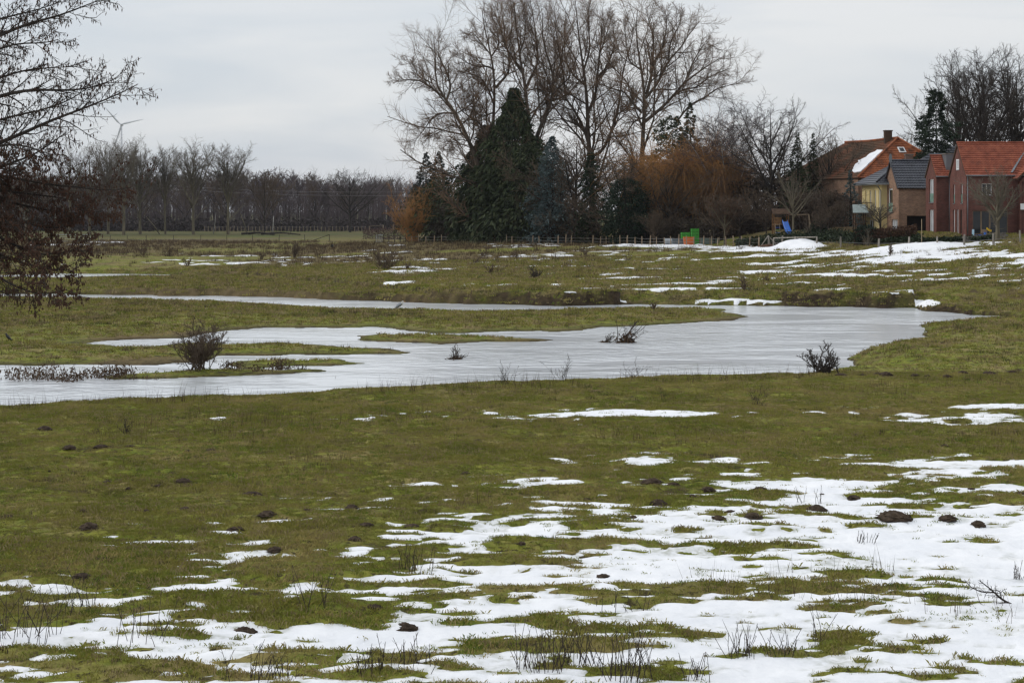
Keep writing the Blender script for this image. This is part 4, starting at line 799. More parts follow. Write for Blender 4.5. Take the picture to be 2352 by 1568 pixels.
class House:
    """frame with u along the front wall, v into the depth; corner at front left"""
    def __init__(s, name, x, D, zb, ang, label, cat='house'):
        s.o = Vector(((x-CX)/F*D, D, zb)); s.u = Vector((math.cos(ang), math.sin(ang), 0)); s.w = Vector((-math.sin(ang), math.cos(ang), 0)); s.t = empty(name, s.o, label, cat)
    def p(s, u, v, z): return s.o+s.u*u+s.w*v+Vector((0, 0, z))
    def wall(s, pts_uvz, mat, d=None, name='wall'):
        """thick wall polygon"""
        P = [s.p(*q) for q in pts_uvz]; n = (P[1]-P[0]).cross(P[2]-P[0]).normalized(); return MB().prism(P, n*-.28).build(name, mat, s.t)
    def front(s, u0, u1, z0, z1, holes, mat, side=False, v=0.0, tri=None, deep=.16, name='wall'):
        """wall with openings; side: on the left face, where the first coordinate runs into the depth. holes (a0,a1,b0,b1)"""
        q = (lambda a, b, d=0: s.p(v+d, a, b)) if side else (lambda a, b, d=0: s.p(a, v+d, b))
        m = MB(); us = sorted({u0, u1, *[h[0] for h in holes], *[h[1] for h in holes]}); zs = sorted({z0, z1, *[h[2] for h in holes], *[h[3] for h in holes]})
        for i in range(len(us)-1):
            for j in range(len(zs)-1):
                cu, cz = (us[i]+us[i+1])/2, (zs[j]+zs[j+1])/2
                if any(h[0] < cu < h[1] and h[2] < cz < h[3] for h in holes): continue
                m.poly([q(us[i], zs[j]), q(us[i+1], zs[j]), q(us[i+1], zs[j+1]), q(us[i], zs[j+1])])
        for a0, a1, b0, b1 in holes:
            for A, B in (((a0, b0), (a1, b0)), ((a1, b0), (a1, b1)), ((a1, b1), (a0, b1)), ((a0, b1), (a0, b0))): m.poly([q(*A), q(*B), q(*B, deep+.1), q(*A, deep+.1)])
        if tri: m.poly([q(*a) for a in tri])
        return m.build(name, mat, s.t)
    def window(s, a0, a1, b0, b1, side=False, v=0.0, cols=1, rws=1, fr=.07, pane='glass', deep=.12, name='window', frame='white', sill=True, low=None):
        q = (lambda a, b, d=0: s.p(v+d, a, b)) if side else (lambda a, b, d=0: s.p(a, v+d, b)); m = MB(); d0, d1 = deep, deep+.06
        def bar(x0, x1, y0, y1): m.prism([q(x0, y0, d0), q(x1, y0, d0), q(x1, y1, d0), q(x0, y1, d0)], q(0, 0, d1)-q(0, 0, d0))
        bar(a0, a0+fr, b0, b1); bar(a1-fr, a1, b0, b1); bar(a0+fr, a1-fr, b0, b0+fr); bar(a0+fr, a1-fr, b1-fr, b1)
        for i in range(1, cols): x = a0+(a1-a0)*i/cols; bar(x-fr*.45, x+fr*.45, b0+fr, b1-fr)
        for j in range(1, rws): z = b0+(b1-b0)*j/rws; bar(a0+fr, a1-fr, z-fr*.35, z+fr*.35)
        wd = m.build(name, HM[frame], s.t)
        for i in range(cols):
            x0 = a0+(a1-a0)*i/cols; x1 = a0+(a1-a0)*(i+1)/cols
            MB().poly([q(x0+.01, b0+.01, d0+.035), q(x1-.01, b0+.01, d0+.035), q(x1-.01, b1-.01, d0+.035), q(x0+.01, b1-.01, d0+.035)]).build('pane', HM[pane], wd)
        if low: MB().prism([q(a0+.02, b0+.05, d0-.06), q(a1-.02, b0+.05, d0-.06), q(a1-.02, b0+low, d0-.06), q(a0+.02, b0+low, d0-.06)], q(0, 0, .02)-q(0, 0, 0)).build('guard_pane', HM['green'], wd)
        if sill: MB().prism([q(a0-.05, b0-.07, -.05), q(a1+.05, b0-.07, -.05), q(a1+.05, b0-.005, -.05), q(a0-.05, b0-.005, -.05)], q(0, 0, .16)-q(0, 0, 0)).build('sill', HM['zinc'], wd)
        return wd
    def tiles(s, e0, e1, r1, r0, n, mat, name='roof', tw=.30, wave=.035, lift=.05):
        """tiled slope e0-e1 eave, r0-r1 ridge in (u,v,z); stepped courses with rolled tiles"""
        E0, E1, R1, R0 = [s.p(*q) for q in (e0, e1, r1, r0)]; nr = (E1-E0).cross(R0-E0).normalized()
        if nr.z < 0: nr = -nr
        V = []; Fc = []; k = max(4, int((E1-E0).length/tw)*2)
        for i in range(n):
            A0 = E0.lerp(R0, i/n); A1 = E1.lerp(R1, i/n); B0 = E0.lerp(R0, (i+1)/n); B1 = E1.lerp(R1, (i+1)/n); b = len(V)
            for j in range(k+1):
                g = j/k; h = wave*(j % 2); V += [A0.lerp(A1, g)+nr*(-.01), A0.lerp(A1, g)+nr*(lift+h), B0.lerp(B1, g)+nr*(h*.6)]
            for j in range(k): a = b+j*3; Fc += [(a, a+3, a+4, a+1), (a+1, a+4, a+5, a+2)]
        m = MB(); m.v = [tuple(q) for q in V]; m.f = Fc; o = m.build(name, mat, s.t)
        m2 = MB(); m2.prism([E0, E1, R1, R0] if (R1-R0).length > .05 else [E0, E1, R1], nr*-.14); m2.build('roof_deck', HM['dkwood'], s.t)
        return o
    def tube(s, name, pts, r, mat, cap=True): return MB().tube([s.p(*q) for q in pts], r, 6).build(name, HM[mat], s.t, smooth=True)
ZB = 4.45
# --- A: the large red brick house at the right edge
A = House('brick_house', 2219.5, 170, ZB, .0, 'large red brick house with an orange roof and glazed wing at the right edge')
w0, w1, ev, rd = 0.0, 6.4, 5.95, 9.2
A.front(w0, 7.2, -.3, ev, [(1.55, 2.55, 3.9, 5.05), (.65, 4.15, 0, 2.35)], HM['red'])
holesG = [(1.28, 1.97, .02, 2.45), (2.67, 3.37, .02, 2.45), (4.0, 4.75, .02, 2.45), (1.4, 2.0, 3.1, 5.0), (4.3, 4.95, 3.1, 5.0)]
# the gable face runs into the depth; its coordinate counts from the near corner
hg = [(w1-b, w1-a, c, d) for a, b, c, d in holesG]
A.front(0, w1, -.3, ev, hg, HM['red'], side=True, tri=[(0, ev), (w1, ev), (w1/2, rd-.05)], name='gable_wall')
A.wall([(7.2, 0, -.3), (7.2, w1, -.3), (7.2, w1, ev), (7.2, 0, ev)], HM['red']); A.wall([(0.3, w1, -.3), (7.2, w1, -.3), (7.2, w1, ev), (0.3, w1, ev)], HM['red'])
A.tiles((-.12, -.25, ev-.1), (9.6, -.25, ev-.1), (9.6, w1/2, rd), (-.12, w1/2, rd), 15, HM['orange']); A.tiles((9.6, w1+.25, ev-.1), (-.12, w1+.25, ev-.1), (-.12, w1/2, rd), (9.6, w1/2, rd), 15, HM['orange'])
A.tube('ridge_cap', [(-.14, w1/2, rd+.06), (9.6, w1/2, rd+.06)], .11, 'orange'); A.tube('gutter', [(-.1, -.32, ev-.12), (7.0, -.32, ev-.12)], .07, 'zinc'); A.tube('downpipe', [(.12, -.08, ev-.2), (.12, -.08, 0)], .05, 'zinc')
A.window(1.55, 2.55, 3.9, 5.05, cols=2); 
for i, (a0, a1) in enumerate([(.65, 1.5), (1.52, 2.35), (2.37, 3.2), (3.22, 4.15)]): A.window(a0, a1, .02, 2.33, fr=.06, sill=False, name='terrace_door', frame='wood')
for k, h in enumerate(hg):
    if k == 2: A.window(*h, side=True, pane='dark', frame='dkwood', sill=False, name='side_door')
    else: A.window(*h, side=True, cols=2 if k < 2 else 1, pane='pale', low=.9 if k > 2 else None, sill=k > 2, name='window' if k > 2 else 'french_door', fr=.09)
A.window(w1/2-.5, w1/2+.45, 6.5, 7.55, side=True, deep=-.06, cols=2, pane='pale', sill=True, fr=.1)
# glazed cross wing
A.front(4.95, 10.5, -.3, 5.2, [(5.25, 10.0, .1, 2.4), (5.25, 10.0, 3.1, 5.1)], HM['red'], v=-1.2, name='wing_wall', tri=[(4.95, 5.2), (10.5, 5.2), (7.7, 8.0)])
A.window(5.25, 10.0, .1, 2.4, v=-1.2, cols=6, rws=2, sill=False); A.window(5.25, 10.0, 3.1, 5.1, v=-1.2, cols=6, rws=3, sill=False)
A.wall([(5.2, 0, -.3), (5.2, -1.2, -.3), (5.2, -1.2, 5.2), (5.2, 0, 5.2)], HM['red'])
MB().prism([A.p(5.0, -1.3, 2.45), A.p(10.2, -1.3, 2.45), A.p(10.2, -1.3, 3.05), A.p(5.0, -1.3, 3.05)], (0, -.08, 0)).build('white_fascia', HM['white'], A.t)
A.tiles((4.55, 3.2, 5.5), (4.55, -1.7, 5.5), (7.7, -1.7, 8.5), (7.7, 3.2, 8.5), 13, HM['orange'], 'wing_roof')
MB().beam(A.p(4.5, -.1, 6.15), A.p(6.6, 2.5, 8.5), .22, .05).build('valley_flashing', HM['zinc'], A.t)
# --- B: narrow red house
B = House('brick_house', 2150.8, 177, ZB-.05, .0, 'narrow red brick house with an orange gable left of the large red one'); bw, be, br_ = 4.5, 6.05, 8.15
B.front(0, 2.4, -.3, be, [], HM['red'])
hb = [(bw-3.3, bw-1.5, 3.25, 5.7), (bw-3.3, bw-1.5, .03, 2.5)]
B.front(0, bw, -.3, be, hb, HM['red'], side=True, tri=[(0, be), (bw, be), (bw/2, br_-.05)], name='gable_wall')
B.wall([(.3, bw, -.3), (2.4, bw, -.3), (2.4, bw, be), (.3, bw, be)], HM['red'])
B.tiles((-.1, -.2, be-.1), (2.4, -.2, be-.1), (2.4, bw/2, br_), (-.1, bw/2, br_), 10, HM['orange']); B.tiles((2.4, bw+.2, be-.1), (-.1, bw+.2, be-.1), (-.1, bw/2, br_), (2.4, bw/2, br_), 10, HM['orange'])
B.tube('ridge_cap', [(-.12, bw/2, br_+.06), (2.4, bw/2, br_+.06)], .1, 'orange'); B.tube('gutter', [(-.1, -.26, be-.12), (2.0, -.26, be-.12)], .06, 'zinc'); B.tube('downpipe', [(1.35, -.07, be-.2), (1.35, -.07, 0)], .06, 'zinc')
B.window(*hb[0], side=True, cols=2, pane='pale', low=.95, fr=.1); B.window(*hb[1], side=True, cols=2, pane='pale', sill=False, name='french_door', fr=.1)
m = MB(); q = B.p(1.15, .5, 6.3); m.box(q.x, q.x+1.9, q.y, q.y+2.0, q.z, q.z+1.95); m.build('zinc_dormer', HM['zinc'], B.t); MB().box(q.x-.1, q.x+2.0, q.y-.1, q.y+2.1, q.z+1.955, q.z+2.06).build('dormer_cap', HM['stone'], B.t)
# --- C: brown brick house with the dark roof
C = House('brick_house', 2064.2, 185, ZB-.1, .03, 'brown brick house with a steep dark roof behind the beech hedge'); cw, ce, cr_ = 6.2, 5.0, 7.95
hc = [(2.6, 4.6, 2.3, 4.9)]
C.front(0, 3.9, -.3, ce, [(.9, 3.5, -.2, 1.9)], HM['brown']); C.front(0, cw, -.3, ce, hc+[(.5, 3.0, .2, 1.5)], HM['brown'], side=True, tri=[(0, ce), (cw, ce), (cw/2, cr_-.05)], name='gable_wall')
C.window(*hc[0], side=True, cols=1, pane='glass', low=1.0, fr=.16); C.window(.5, 3.0, .2, 1.5, side=True, pane='pale', cols=2)
MB().poly([C.p(.6, 2.2, -.2), C.p(3.8, 2.2, -.2), C.p(3.8, 2.2, 2.2), C.p(.6, 2.2, 2.2)]).build('carport_shade', HM['dark'], C.t)  # near-black sheet behind the carport opening, its shade put into the colour
C.tiles((-.15, -.3, ce-.12), (7.2, -.3, ce-.12), (7.2, cw/2, cr_), (-.15, cw/2, cr_), 11, HM['slate'], wave=.05); C.tiles((7.2, cw+.3, ce-.12), (-.15, cw+.3, ce-.12), (-.15, cw/2, cr_), (7.2, cw/2, cr_), 11, HM['slate'], wave=.05)
C.tube('ridge_cap', [(-.18, cw/2, cr_+.06), (7.2, cw/2, cr_+.06)], .12, 'slate')
for a in (-.3, cw+.3): MB().beam(C.p(-.17, a, ce-.15), C.p(-.17, cw/2, cr_-.02), .06, .22).build('verge_board', HM['slate'], C.t)
C.front(3.9, 6.0, -.3, 4.4, [(4.2, 4.9, .05, 2.1), (4.35, 4.95, 2.7, 3.9)], HM['brown'], v=.8, name='annexe_wall'); C.window(4.2, 4.9, .05, 2.1, v=.8, sill=False, name='door', pane='pale'); C.window(4.35, 4.95, 2.7, 3.9, v=.8)
MB().prism([C.p(3.8, -.4, 3.6), C.p(5.7, -.4, 3.6), C.p(5.7, .9, 4.75), C.p(3.8, .9, 4.75)], (0, 0, .09)).build('lean_to_roof', HM['zinc'], C.t); MB().box(*(lambda p: (p.x, p.x+1.0, p.y, p.y+.9, p.z, p.z+.35))(C.p(4.6, -.2, 2.1))).build('porch_roof', HM['zinc'], C.t)
C.tube('downpipe', [(3.85, -.1, 3.7), (3.85, -.1, 0)], .06, 'zinc'); C.tube('downpipe', [(5.0, -.3, 3.6), (5.0, -.3, 2.0)], .06, 'zinc')
MB().tube([C.p(-.25, cw/2-.6, cr_-.9), C.p(-.25, cw/2-.6, cr_+.1)], .03, 6).build('dish_mast', HM['zinc'], C.t)
dsh = MB(); c_ = C.p(-.3, cw/2-.75, cr_+.25); pts = [c_+Vector((.38*math.cos(a)*.55, .12*math.cos(a), .5*math.sin(a))) for a in np.linspace(0, 6.283, 15)[:-1]]; dsh.prism(pts, (.02, .07, 0)); dsh.build('satellite_dish', HM['zinc'], C.t)
# --- D: yellow house with a hipped dark roof
Dh = House('yellow_house', 2024.8, 190, ZB-.1, .06, 'pale yellow house with a low dark hipped roof and a balcony'); dw, de, dt = 8.2, 5.55, 7.7
hd = [(.55, 1.25, 2.6, 4.75), (2.3, 3.0, 2.6, 4.75), (4.3, 5.0, 2.6, 4.75), (6.3, 6.8, 2.6, 4.75), (3.2, 5.2, .1, 1.4)]
Dh.front(0, 6, -.3, de, [], HM['yellow']); Dh.front(0, dw, -.3, de, hd, HM['yellow'], side=True, name='side_wall'); Dh.wall([(6, 0, -.3), (6, dw, -.3), (6, dw, de), (6, 0, de)], HM['yellow']); Dh.wall([(.3, dw, -.3), (6, dw, -.3), (6, dw, de), (.3, dw, de)], HM['yellow'])
for h in hd: Dh.window(*h, side=True, cols=2, pane='pale' if h[2] > 1 else 'glass', fr=.1)
ov = .8; Dh.tiles((-ov, -ov, de), (6+ov, -ov, de), (4.5, 3.0, dt), (2.6, 3.0, dt), 9, HM['slate']); Dh.tiles((-ov, dw+ov, de), (-ov, -ov, de), (2.6, 3.0, dt), (2.6, 5.2, dt), 9, HM['slate']); Dh.tiles((6+ov, dw+ov, de), (-ov, dw+ov, de), (2.6, 5.2, dt), (4.5, 5.2, dt), 9, HM['slate']); Dh.tiles((6+ov, -ov, de), (6+ov, dw+ov, de), (4.5, 5.2, dt), (4.5, 3.0, dt), 9, HM['slate'])
Dh.tube('hip_cap', [(-ov, -ov, de+.12), (2.6, 3.0, dt+.1)], .1, 'slate'); MB().prism([Dh.p(-ov+.05, -ov+.05, de-.22), Dh.p(6+ov, -ov+.05, de-.22), Dh.p(6+ov, dw+ov, de-.22), Dh.p(-ov+.05, dw+ov, de-.22)], (0, 0, .12)).build('eaves_board', HM['white'], Dh.t)
Dh.tube('gutter', [(-ov-.06, dw+ov, de-.1), (-ov-.06, -ov-.06, de-.1), (6, -ov-.06, de-.1)], .08, 'zinc'); Dh.tube('downpipe', [(-ov, -ov, de-.15), (-.1, -.1, de-.9), (-.1, -.1, 0)], .06, 'zinc')
bl = MB().prism([Dh.p(-.02, 3.4, 2.25), Dh.p(-.02, 9.3, 2.25), Dh.p(-1.3, 9.3, 2.25), Dh.p(-1.3, 3.4, 2.25)], (0, 0, .14)).build('balcony', HM['dkwood'], Dh.t)
for k in range(15): f = k/14; a = Dh.p(-1.28, 3.45+5.8*f, 2.39); MB().beam(a, a+Vector((0, 0, .95)), .05).build('baluster', HM['dkwood'], bl)
MB().beam(Dh.p(-1.28, 3.4, 3.36), Dh.p(-1.28, 9.3, 3.36), .08).build('handrail', HM['dkwood'], bl); MB().beam(Dh.p(-.1, 3.45, 3.36), Dh.p(-1.28, 3.45, 3.36), .08).build('handrail', HM['dkwood'], bl)
# --- E: the old farmhouse, big hipped orange roof
E = House('farmhouse', CX+F*47.9/212, 212, ZB, 0, 'old farmhouse with a big weathered orange hipped roof, chimney and a snow patch')
E.o = Vector((47.9, 212, ZB)); E.t.location = E.o; E.u = Vector((-.26, .966, 0)); E.w = Vector((-.966, -.26, 0)); hw, hx, ee, er, rl = 7.9, 5.1, 6.3, 11.3, 14.5
E.tiles((-hx, hw, ee), (rl+hx, hw, ee), (rl, 0, er), (0, 0, er), 22, HM['mossy'], tw=.6); E.tiles((-hx, -hw*.8, ee), (-hx, hw, ee), (0, 0, er), (0, 0.02, er), 22, HM['old'], tw=.5); E.tiles((rl+hx, -hw, ee), (-hx, -hw*.8, ee), (0, 0, er), (rl, 0, er), 20, HM['old'], tw=.6); E.tiles((rl+hx, hw, ee), (rl+hx, -hw, ee), (rl, 0, er), (rl, .02, er), 20, HM['mossy'], tw=.6)
E.tube('hip_cap', [(-hx, hw, ee+.15), (0, 0, er+.14)], .14, 'old'); E.tube('hip_cap', [(-hx, -hw*.8, ee+.15), (0, 0, er+.14)], .14, 'old'); E.tube('ridge_cap', [(0, 0, er+.13), (rl*.5, .1, er+.02), (rl, 0, er+.13)], .16, 'old')
for a, b in (((-hx+.5, hw-.5), (rl+hx-.5, hw-.5)), ((-hx+.5, -hw*.8+.5), (-hx+.5, hw-.5)), ((rl+hx-.5, -hw+.5), (rl+hx-.5, hw-.5)), ((-hx+.5, -hw*.8+.5), (rl+hx-.5, -hw+.5))):
    E.wall([(*a, -.4), (*b, -.4), (*b, ee+.1), (*a, ee+.1)], HM['brown'])
ch = MB(); q = E.p(1.6, .5, er-.8); ch.box(q.x-.45, q.x+.45, q.y-.4, q.y+.4, q.z, q.z+1.75); ch.box(q.x-.52, q.x+.52, q.y-.47, q.y+.47, q.z+1.76, q.z+1.9); ch.build('chimney', HM['dkwood'], E.t)
def on_slope(a, b):  # point on the moss slope: a along the ridge, b share from ridge to eave
    return E.p(a, hw*b, er+(ee-er)*b)
nrm = (on_slope(3, 0)-on_slope(0, 0)).cross(on_slope(0, 1)-on_slope(0, 0)).normalized(); nrm = nrm if nrm.z > 0 else -nrm
rs = np.random.default_rng(8); L1 = [( -.6+ -2.2*k/9+rs.normal()*.12+.6, .30+.52*k/9) for k in range(10)]
edge = [on_slope(-4.6*b*.98+.25+rs.normal()*.08, b) for b in np.linspace(.32, .86, 12)]+[on_slope(-4.6*b+1.7+2.3*math.sin((b-.3)*5.0)+rs.normal()*.22, b) for b in np.linspace(.88, .30, 14)]
MB().prism([p+nrm*.05 for p in edge], nrm*.12).build('roof_snow', snow_m, E.t)
def on_hip(a, b): return E.p(-hx*b, a, er+(ee-er)*b)
n2_ = (on_hip(1, 1)-on_hip(0, 0)).cross(on_hip(-1, 1)-on_hip(0, 0)).normalized(); n2_ = n2_ if n2_.z > 0 else -n2_
sk = MB().prism([p+n2_*.06 for p in (on_hip(-.15, .24), on_hip(.75, .24), on_hip(.75, .37), on_hip(-.15, .37))], n2_*.1).build('skylight', HM['white'], E.t); MB().poly([p+n2_*.17 for p in (on_hip(0, .26), on_hip(.6, .26), on_hip(.6, .35), on_hip(0, .35))]).build('pane', HM['glass'], sk)
# --- houses glimpsed behind
G1 = House('far_house', 2098, 198, ZB, .0, 'dark-roofed house peeping over the ridge behind the brown brick one'); 
G1.front(0, 8, -.3, 6.6, [], HM['brown']); G1.front(0, 6, -.3, 6.6, [], HM['brown'], side=True, name='side_wall'); G1.tiles((-.4, -.4, 6.5), (8.4, -.4, 6.5), (5.2, 3, 9.1), (2.6, 3, 9.1), 9, HM['slate']); G1.tiles((-.4, 6.4, 6.5), (-.4, -.4, 6.5), (2.6, 3, 9.1), (2.6, 3.02, 9.1), 9, HM['slate']); G1.tiles((8.4, -.4, 6.5), (8.4, 6.4, 6.5), (5.2, 3.02, 9.1), (5.2, 3, 9.1), 9, HM['slate'])
q = G1.p(-1.0, -.6, 6.3); cm = MB().box(q.x, q.x+.85, q.y, q.y+.8, q.z, q.z+2.5).build('chimney', brick_mat('chimney_brick', (.16, .085, .06), (.09, .05, .04), (.2, .17, .14)), G1.t); MB().box(q.x-.06, q.x+.91, q.y-.06, q.y+.86, q.z+2.505, q.z+2.62).build('chimney_cap', HM['stone'], cm)
MB().prism([G1.p(2.1, -.1, 7.05), G1.p(6.2, -.1, 7.05), G1.p(5.4, 1.1, 7.85), G1.p(2.4, 1.1, 7.85)], (0, -.06, .1)).build('solar_panel', mat_plain('solar_panel', (.06, .09, .15), .15, .6), G1.t)
G2 = House('far_house', 2158, 205, ZB, .0, 'grey-roofed house peeping out between the two red houses'); G2.front(0, 7, -.3, 7.7, [], HM['red']); G2.front(0, 6, -.3, 7.7, [], HM['red'], side=True, name='side_wall'); G2.tiles((-.3, -.3, 7.6), (7.3, -.3, 7.6), (6.5, 3, 10.2), (1.6, 3, 10.2), 9, HM['slate']); G2.tiles((-.3, 6.3, 7.6), (-.3, -.3, 7.6), (1.6, 3, 10.2), (1.6, 3.02, 10.2), 9, HM['slate'])
# garden walling at the foot of the large house: stacked blocks
gw = empty('garden_wall', gD(2250, 166.6), 'low wall of stacked brown stones below the blue toy tractor', 'wall'); rs = random.Random(4)
blk = None
for j in range(3):
    for i in range(11):
        x = 2214+i*9.2+(j % 2)*4; p = gD(x, 166.4+j*.12); s = (.19, .16, .11)
        if blk is None:
            m = MB(); m.box(-s[0], s[0], -s[1], s[1], -s[2], s[2]); blk = m.build('stone', HM['stone'], gw, world=False); o = blk
        else: o = blk.copy(); COL.objects.link(o)
        o.parent = gw; o.location = (p[0]-gw.location[0], p[1]-gw.location[1], gz(p[0], 166.4)-gw.location[2]+.1+j*.215); o.rotation_euler = (0, 0, rs.uniform(-.08, .08)); o.scale = (rs.uniform(.85, 1.05), 1, rs.uniform(.85, .97))

# ------------------------------------------------------------------ fences, gates
def post_mesh(h, r, seed):
    rng = random.Random(seed); n = 6; pts = [(0, 0, -.3), (rng.uniform(-.02, .02), 0, h*.5), (rng.uniform(-.04, .04), 0, h)]; return MB().tube(pts, [r*1.05, r, r*.92], n)
def fence(name, label, posts, mat, rails=(), wires=(), rw_=.022, rail=.05):
    """posts (x, D, height, radius, lean); rails and wires run from post to post at these heights"""
    b = gD(posts[0][0], posts[0][1]); t = empty(name, b, label, 'fence'); base = np.array(b); tops = []
    for i, (x, D, h, r, ln) in enumerate(posts):
        p = gD(x, D); pm = post_mesh(h, r, i); o = pm.build('post', mat, t, world=False); o.location = np.array(p)-base; o.rotation_euler = (0, ln, 0); tops.append(np.array(p))
    for hgt in wires:
        for i in range(len(tops)-1):
            a, c = tops[i]+[0, 0, hgt], tops[i+1]+[0, 0, hgt]
            MB().tube([a, (a+c)/2-[0, 0, .03], c], rw_, 3, False).build('wire', M['fence_wire'], t)
    for hgt, i0, i1 in rails:
        for i in range(i0, i1):
            a, c = tops[i]+[0, -.07, hgt], tops[i+1]+[0, -.07, hgt]; MB().beam(a, c, .05, rail*1.6).build('rail', mat, t)
    return t
M['fence_wire'] = mat_plain('fence_wire', (.18, .17, .16), .5, .5, .5)
pw = mat_noise('post_wood', [(.19, .14, .092), (.36, .28, .20)], scale=4, stretch=(1, 1, .3)); pg = mat_noise('grey_post', [(.15, .135, .115), (.32, .29, .25)], scale=4, stretch=(1, 1, .3)); pd = mat_noise('dark_post', [(.045, .038, .030), (.10, .085, .066)], scale=4)
rf = random.Random(3)
px = [945, 962, 978, 998, 1014] + [1059, 1074, 1088, 1105, 1120, 1136, 1150, 1164, 1176, 1224, 1238, 1282, 1299, 1312, 1362, 1379, 1393, 1408, 1424, 1440, 1459, 1474, 1493, 1508, 1526, 1541, 1559, 1577, 1594, 1616, 1634, 1648, 1668, 1685, 1704, 1722, 1743]
fence('post_fence', 'wooden post fence with thin wires running along the garden belt', [(x, np.interp(x, FX, FD)-.8, rf.uniform(.95, 1.25)*(1.12 if k % 7 == 3 else 1), rf.uniform(.06, .095), rf.uniform(-.05, .05)) for k, x in enumerate(px)], pw, wires=(.45, .85))
px = [1776, 1797, 1826, 1876, 1931, 2018, 2087, 2153, 2215, 2282, 2343]
fence('post_fence', 'grey post fence along the snowy slope below the houses', [(x, np.interp(x, FX, FD)-2.2, rf.uniform(1.0, 1.25), rf.uniform(.09, .12), rf.uniform(-.06, .06)) for x in px], pg, rails=((1.02, 0, 3),), wires=(.5,), rail=.07)
px = list(range(880, 946, 13)); fence('rail_fence', 'short wooden rail fence beside the metal gate left of the orange shrub', [(x, 276-.08*(x-880), 1.25, .07, 0) for x in px], pd, rails=((.95, 0, len(px)-1), (.5, 0, len(px)-1)))
px = [226, 253, 292, 336, 399, 461, 521, 580, 641, 700, 757]
fence('wire_fence', 'sparse dark post fence across the far left meadow', [(x, 322-.02*x, 1.25, .06, rf.uniform(-.04, .04)) for x in px], pd, rails=((1.0, 0, 1), (.12, 0, 1)), wires=(.5,), rw_=.03)
p0, p1 = gD(757, 306.6), gD(707, 307); tbrace = MB().beam((p0[0], p0[1], p0[2]+1.2), (p1[0]+.6, p1[1], p1[2]+.05), .10); o = tbrace.build('brace_pole', pd, None, loc=p0); tag(o, 'slanting wooden brace pole against the last post of the far left fence', 'pole')
px = [470+i*8.4 for i in range(45)]
fence('pasture_fence', 'row of pale thin posts in front of the far wood', [(x, 486, rf.uniform(1.35, 1.7), .10, rf.uniform(-.03, .03)) for x in px], mat_noise('pale_post', [(.16, .125, .09), (.25, .20, .15)], scale=1), wires=(1.3,), rw_=.03)
px = [848, 880, 903, 930, 953]; fence('pasture_fence', 'pale rail fence between the far wood and the metal gate', [(x, 470, 1.7, .11, 0) for x in px], pw, rails=((1.6, 0, 1),))
def field_gate(x0, x1, D, h, label, nbar=5):
    a, c = np.array(gD(x0, D)), np.array(gD(x1, D)); t = empty('field_gate', a, label, 'gate')
    fr = MB()
    for P, Q in (((a, .15), (a, h)), ((c, .15), (c, h)), ((a, h), (c, h)), ((a, .15), (c, .15))): fr.tube([P[0]+[0, 0, P[1]], Q[0]+[0, 0, Q[1]]], .045, 6)
    fr.build('gate_frame', HM['steel'], t)
    for k in range(1, nbar): z = .15+(h-.15)*k/nbar; MB().tube([a+[0, 0, z], c+[0, 0, z]], .025, 5).build('bar', HM['steel'], t)
    return t
field_gate(116, 207, 318, 1.35, 'long grey metal field gate half behind the alder branches', 3); field_gate(864, 880, 276, 1.2, 'small galvanised metal gate at the end of the rail fence')
# leaning poles and logs before the far row
def pole(x0, y0, x1, y1, D, r, label, name='leaning_trunk', mat='birch_bark', cat='trunk'):
    a = gD(x0, D); b = atD(x1, y1, D); o = MB().tube([(a[0], a[1], a[2]-.2), tuple((np.array(a)+np.array(b))/2+[.1, 0, .1]), b], [r, r*.8, r*.45], 6).build(name, M[mat], None, loc=a, smooth=True); tag(o, label, cat); return o
pole(625, 540, 628, 496, 418, .22, 'pale broken-off trunk standing in front of the far wood', 'broken_trunk'); pole(368, 536, 335, 497, 424, .17, 'bare pole leaning left beside the slim ash', mat='grey_bark'); pole(568, 536, 552, 490, 424, .16, 'thin pole leaning left of the broken trunk', mat='grey_bark'); pole(490, 534, 496, 488, 430, .13, 'slim pale stem right of the thick-trunked ash', mat='birch_bark'); pole(155, 528, 148, 500, 424, .15, 'grey pole leaning behind the metal field gate', mat='grey_bark')
for i, (x0, x1, y, lab) in enumerate([(555, 622, 541, 'long dark log lying at the foot of the broken trunk'), (570, 630, 538, 'dark log with upturned branches behind the long one'), (600, 690, 544, 'thin dark log lying right of the broken trunk')]):
    a, c = np.array(gD(x0, 416)), np.array(gD(x1, 414)); rng = np.random.default_rng(50+i); g = grow(rng, roots_from([([a+[0, 0, .35], (a+c)/2+[0, 0, .7], c+[0, 0, .25]], .3, .12)], 8), [lev(9, .1, 1, 55, .16, 4, .2, .05, .4, .05), lev(4, .2, 1, 45, .4, 3, .2, .05, .6, .03)], 6)
    woody('fallen_log', g, 1, M['dark_bark'], M['dark_twig'], tuple(a), lab, 'log', trunk_name='log', crown_name='branches')
# power line over the wood's front
pa, pb = atD(560, 436, 470), atD(940, 441, 430)
for k in range(2):
    o = MB().tube([(pa[0]+(pb[0]-pa[0])*s, pa[1]+(pb[1]-pa[1])*s, pa[2]-k*.9+(pb[2]-pa[2])*s-1.2*s*(1-s)) for s in np.linspace(-.6, 1.3, 14)], .022, 4).build('power_line', mat_plain('cable', (.22, .21, .21)), None, loc=pa); tag(o, ('upper' if k == 0 else 'lower')+' thin pale cable strung before the far wood', 'cable')
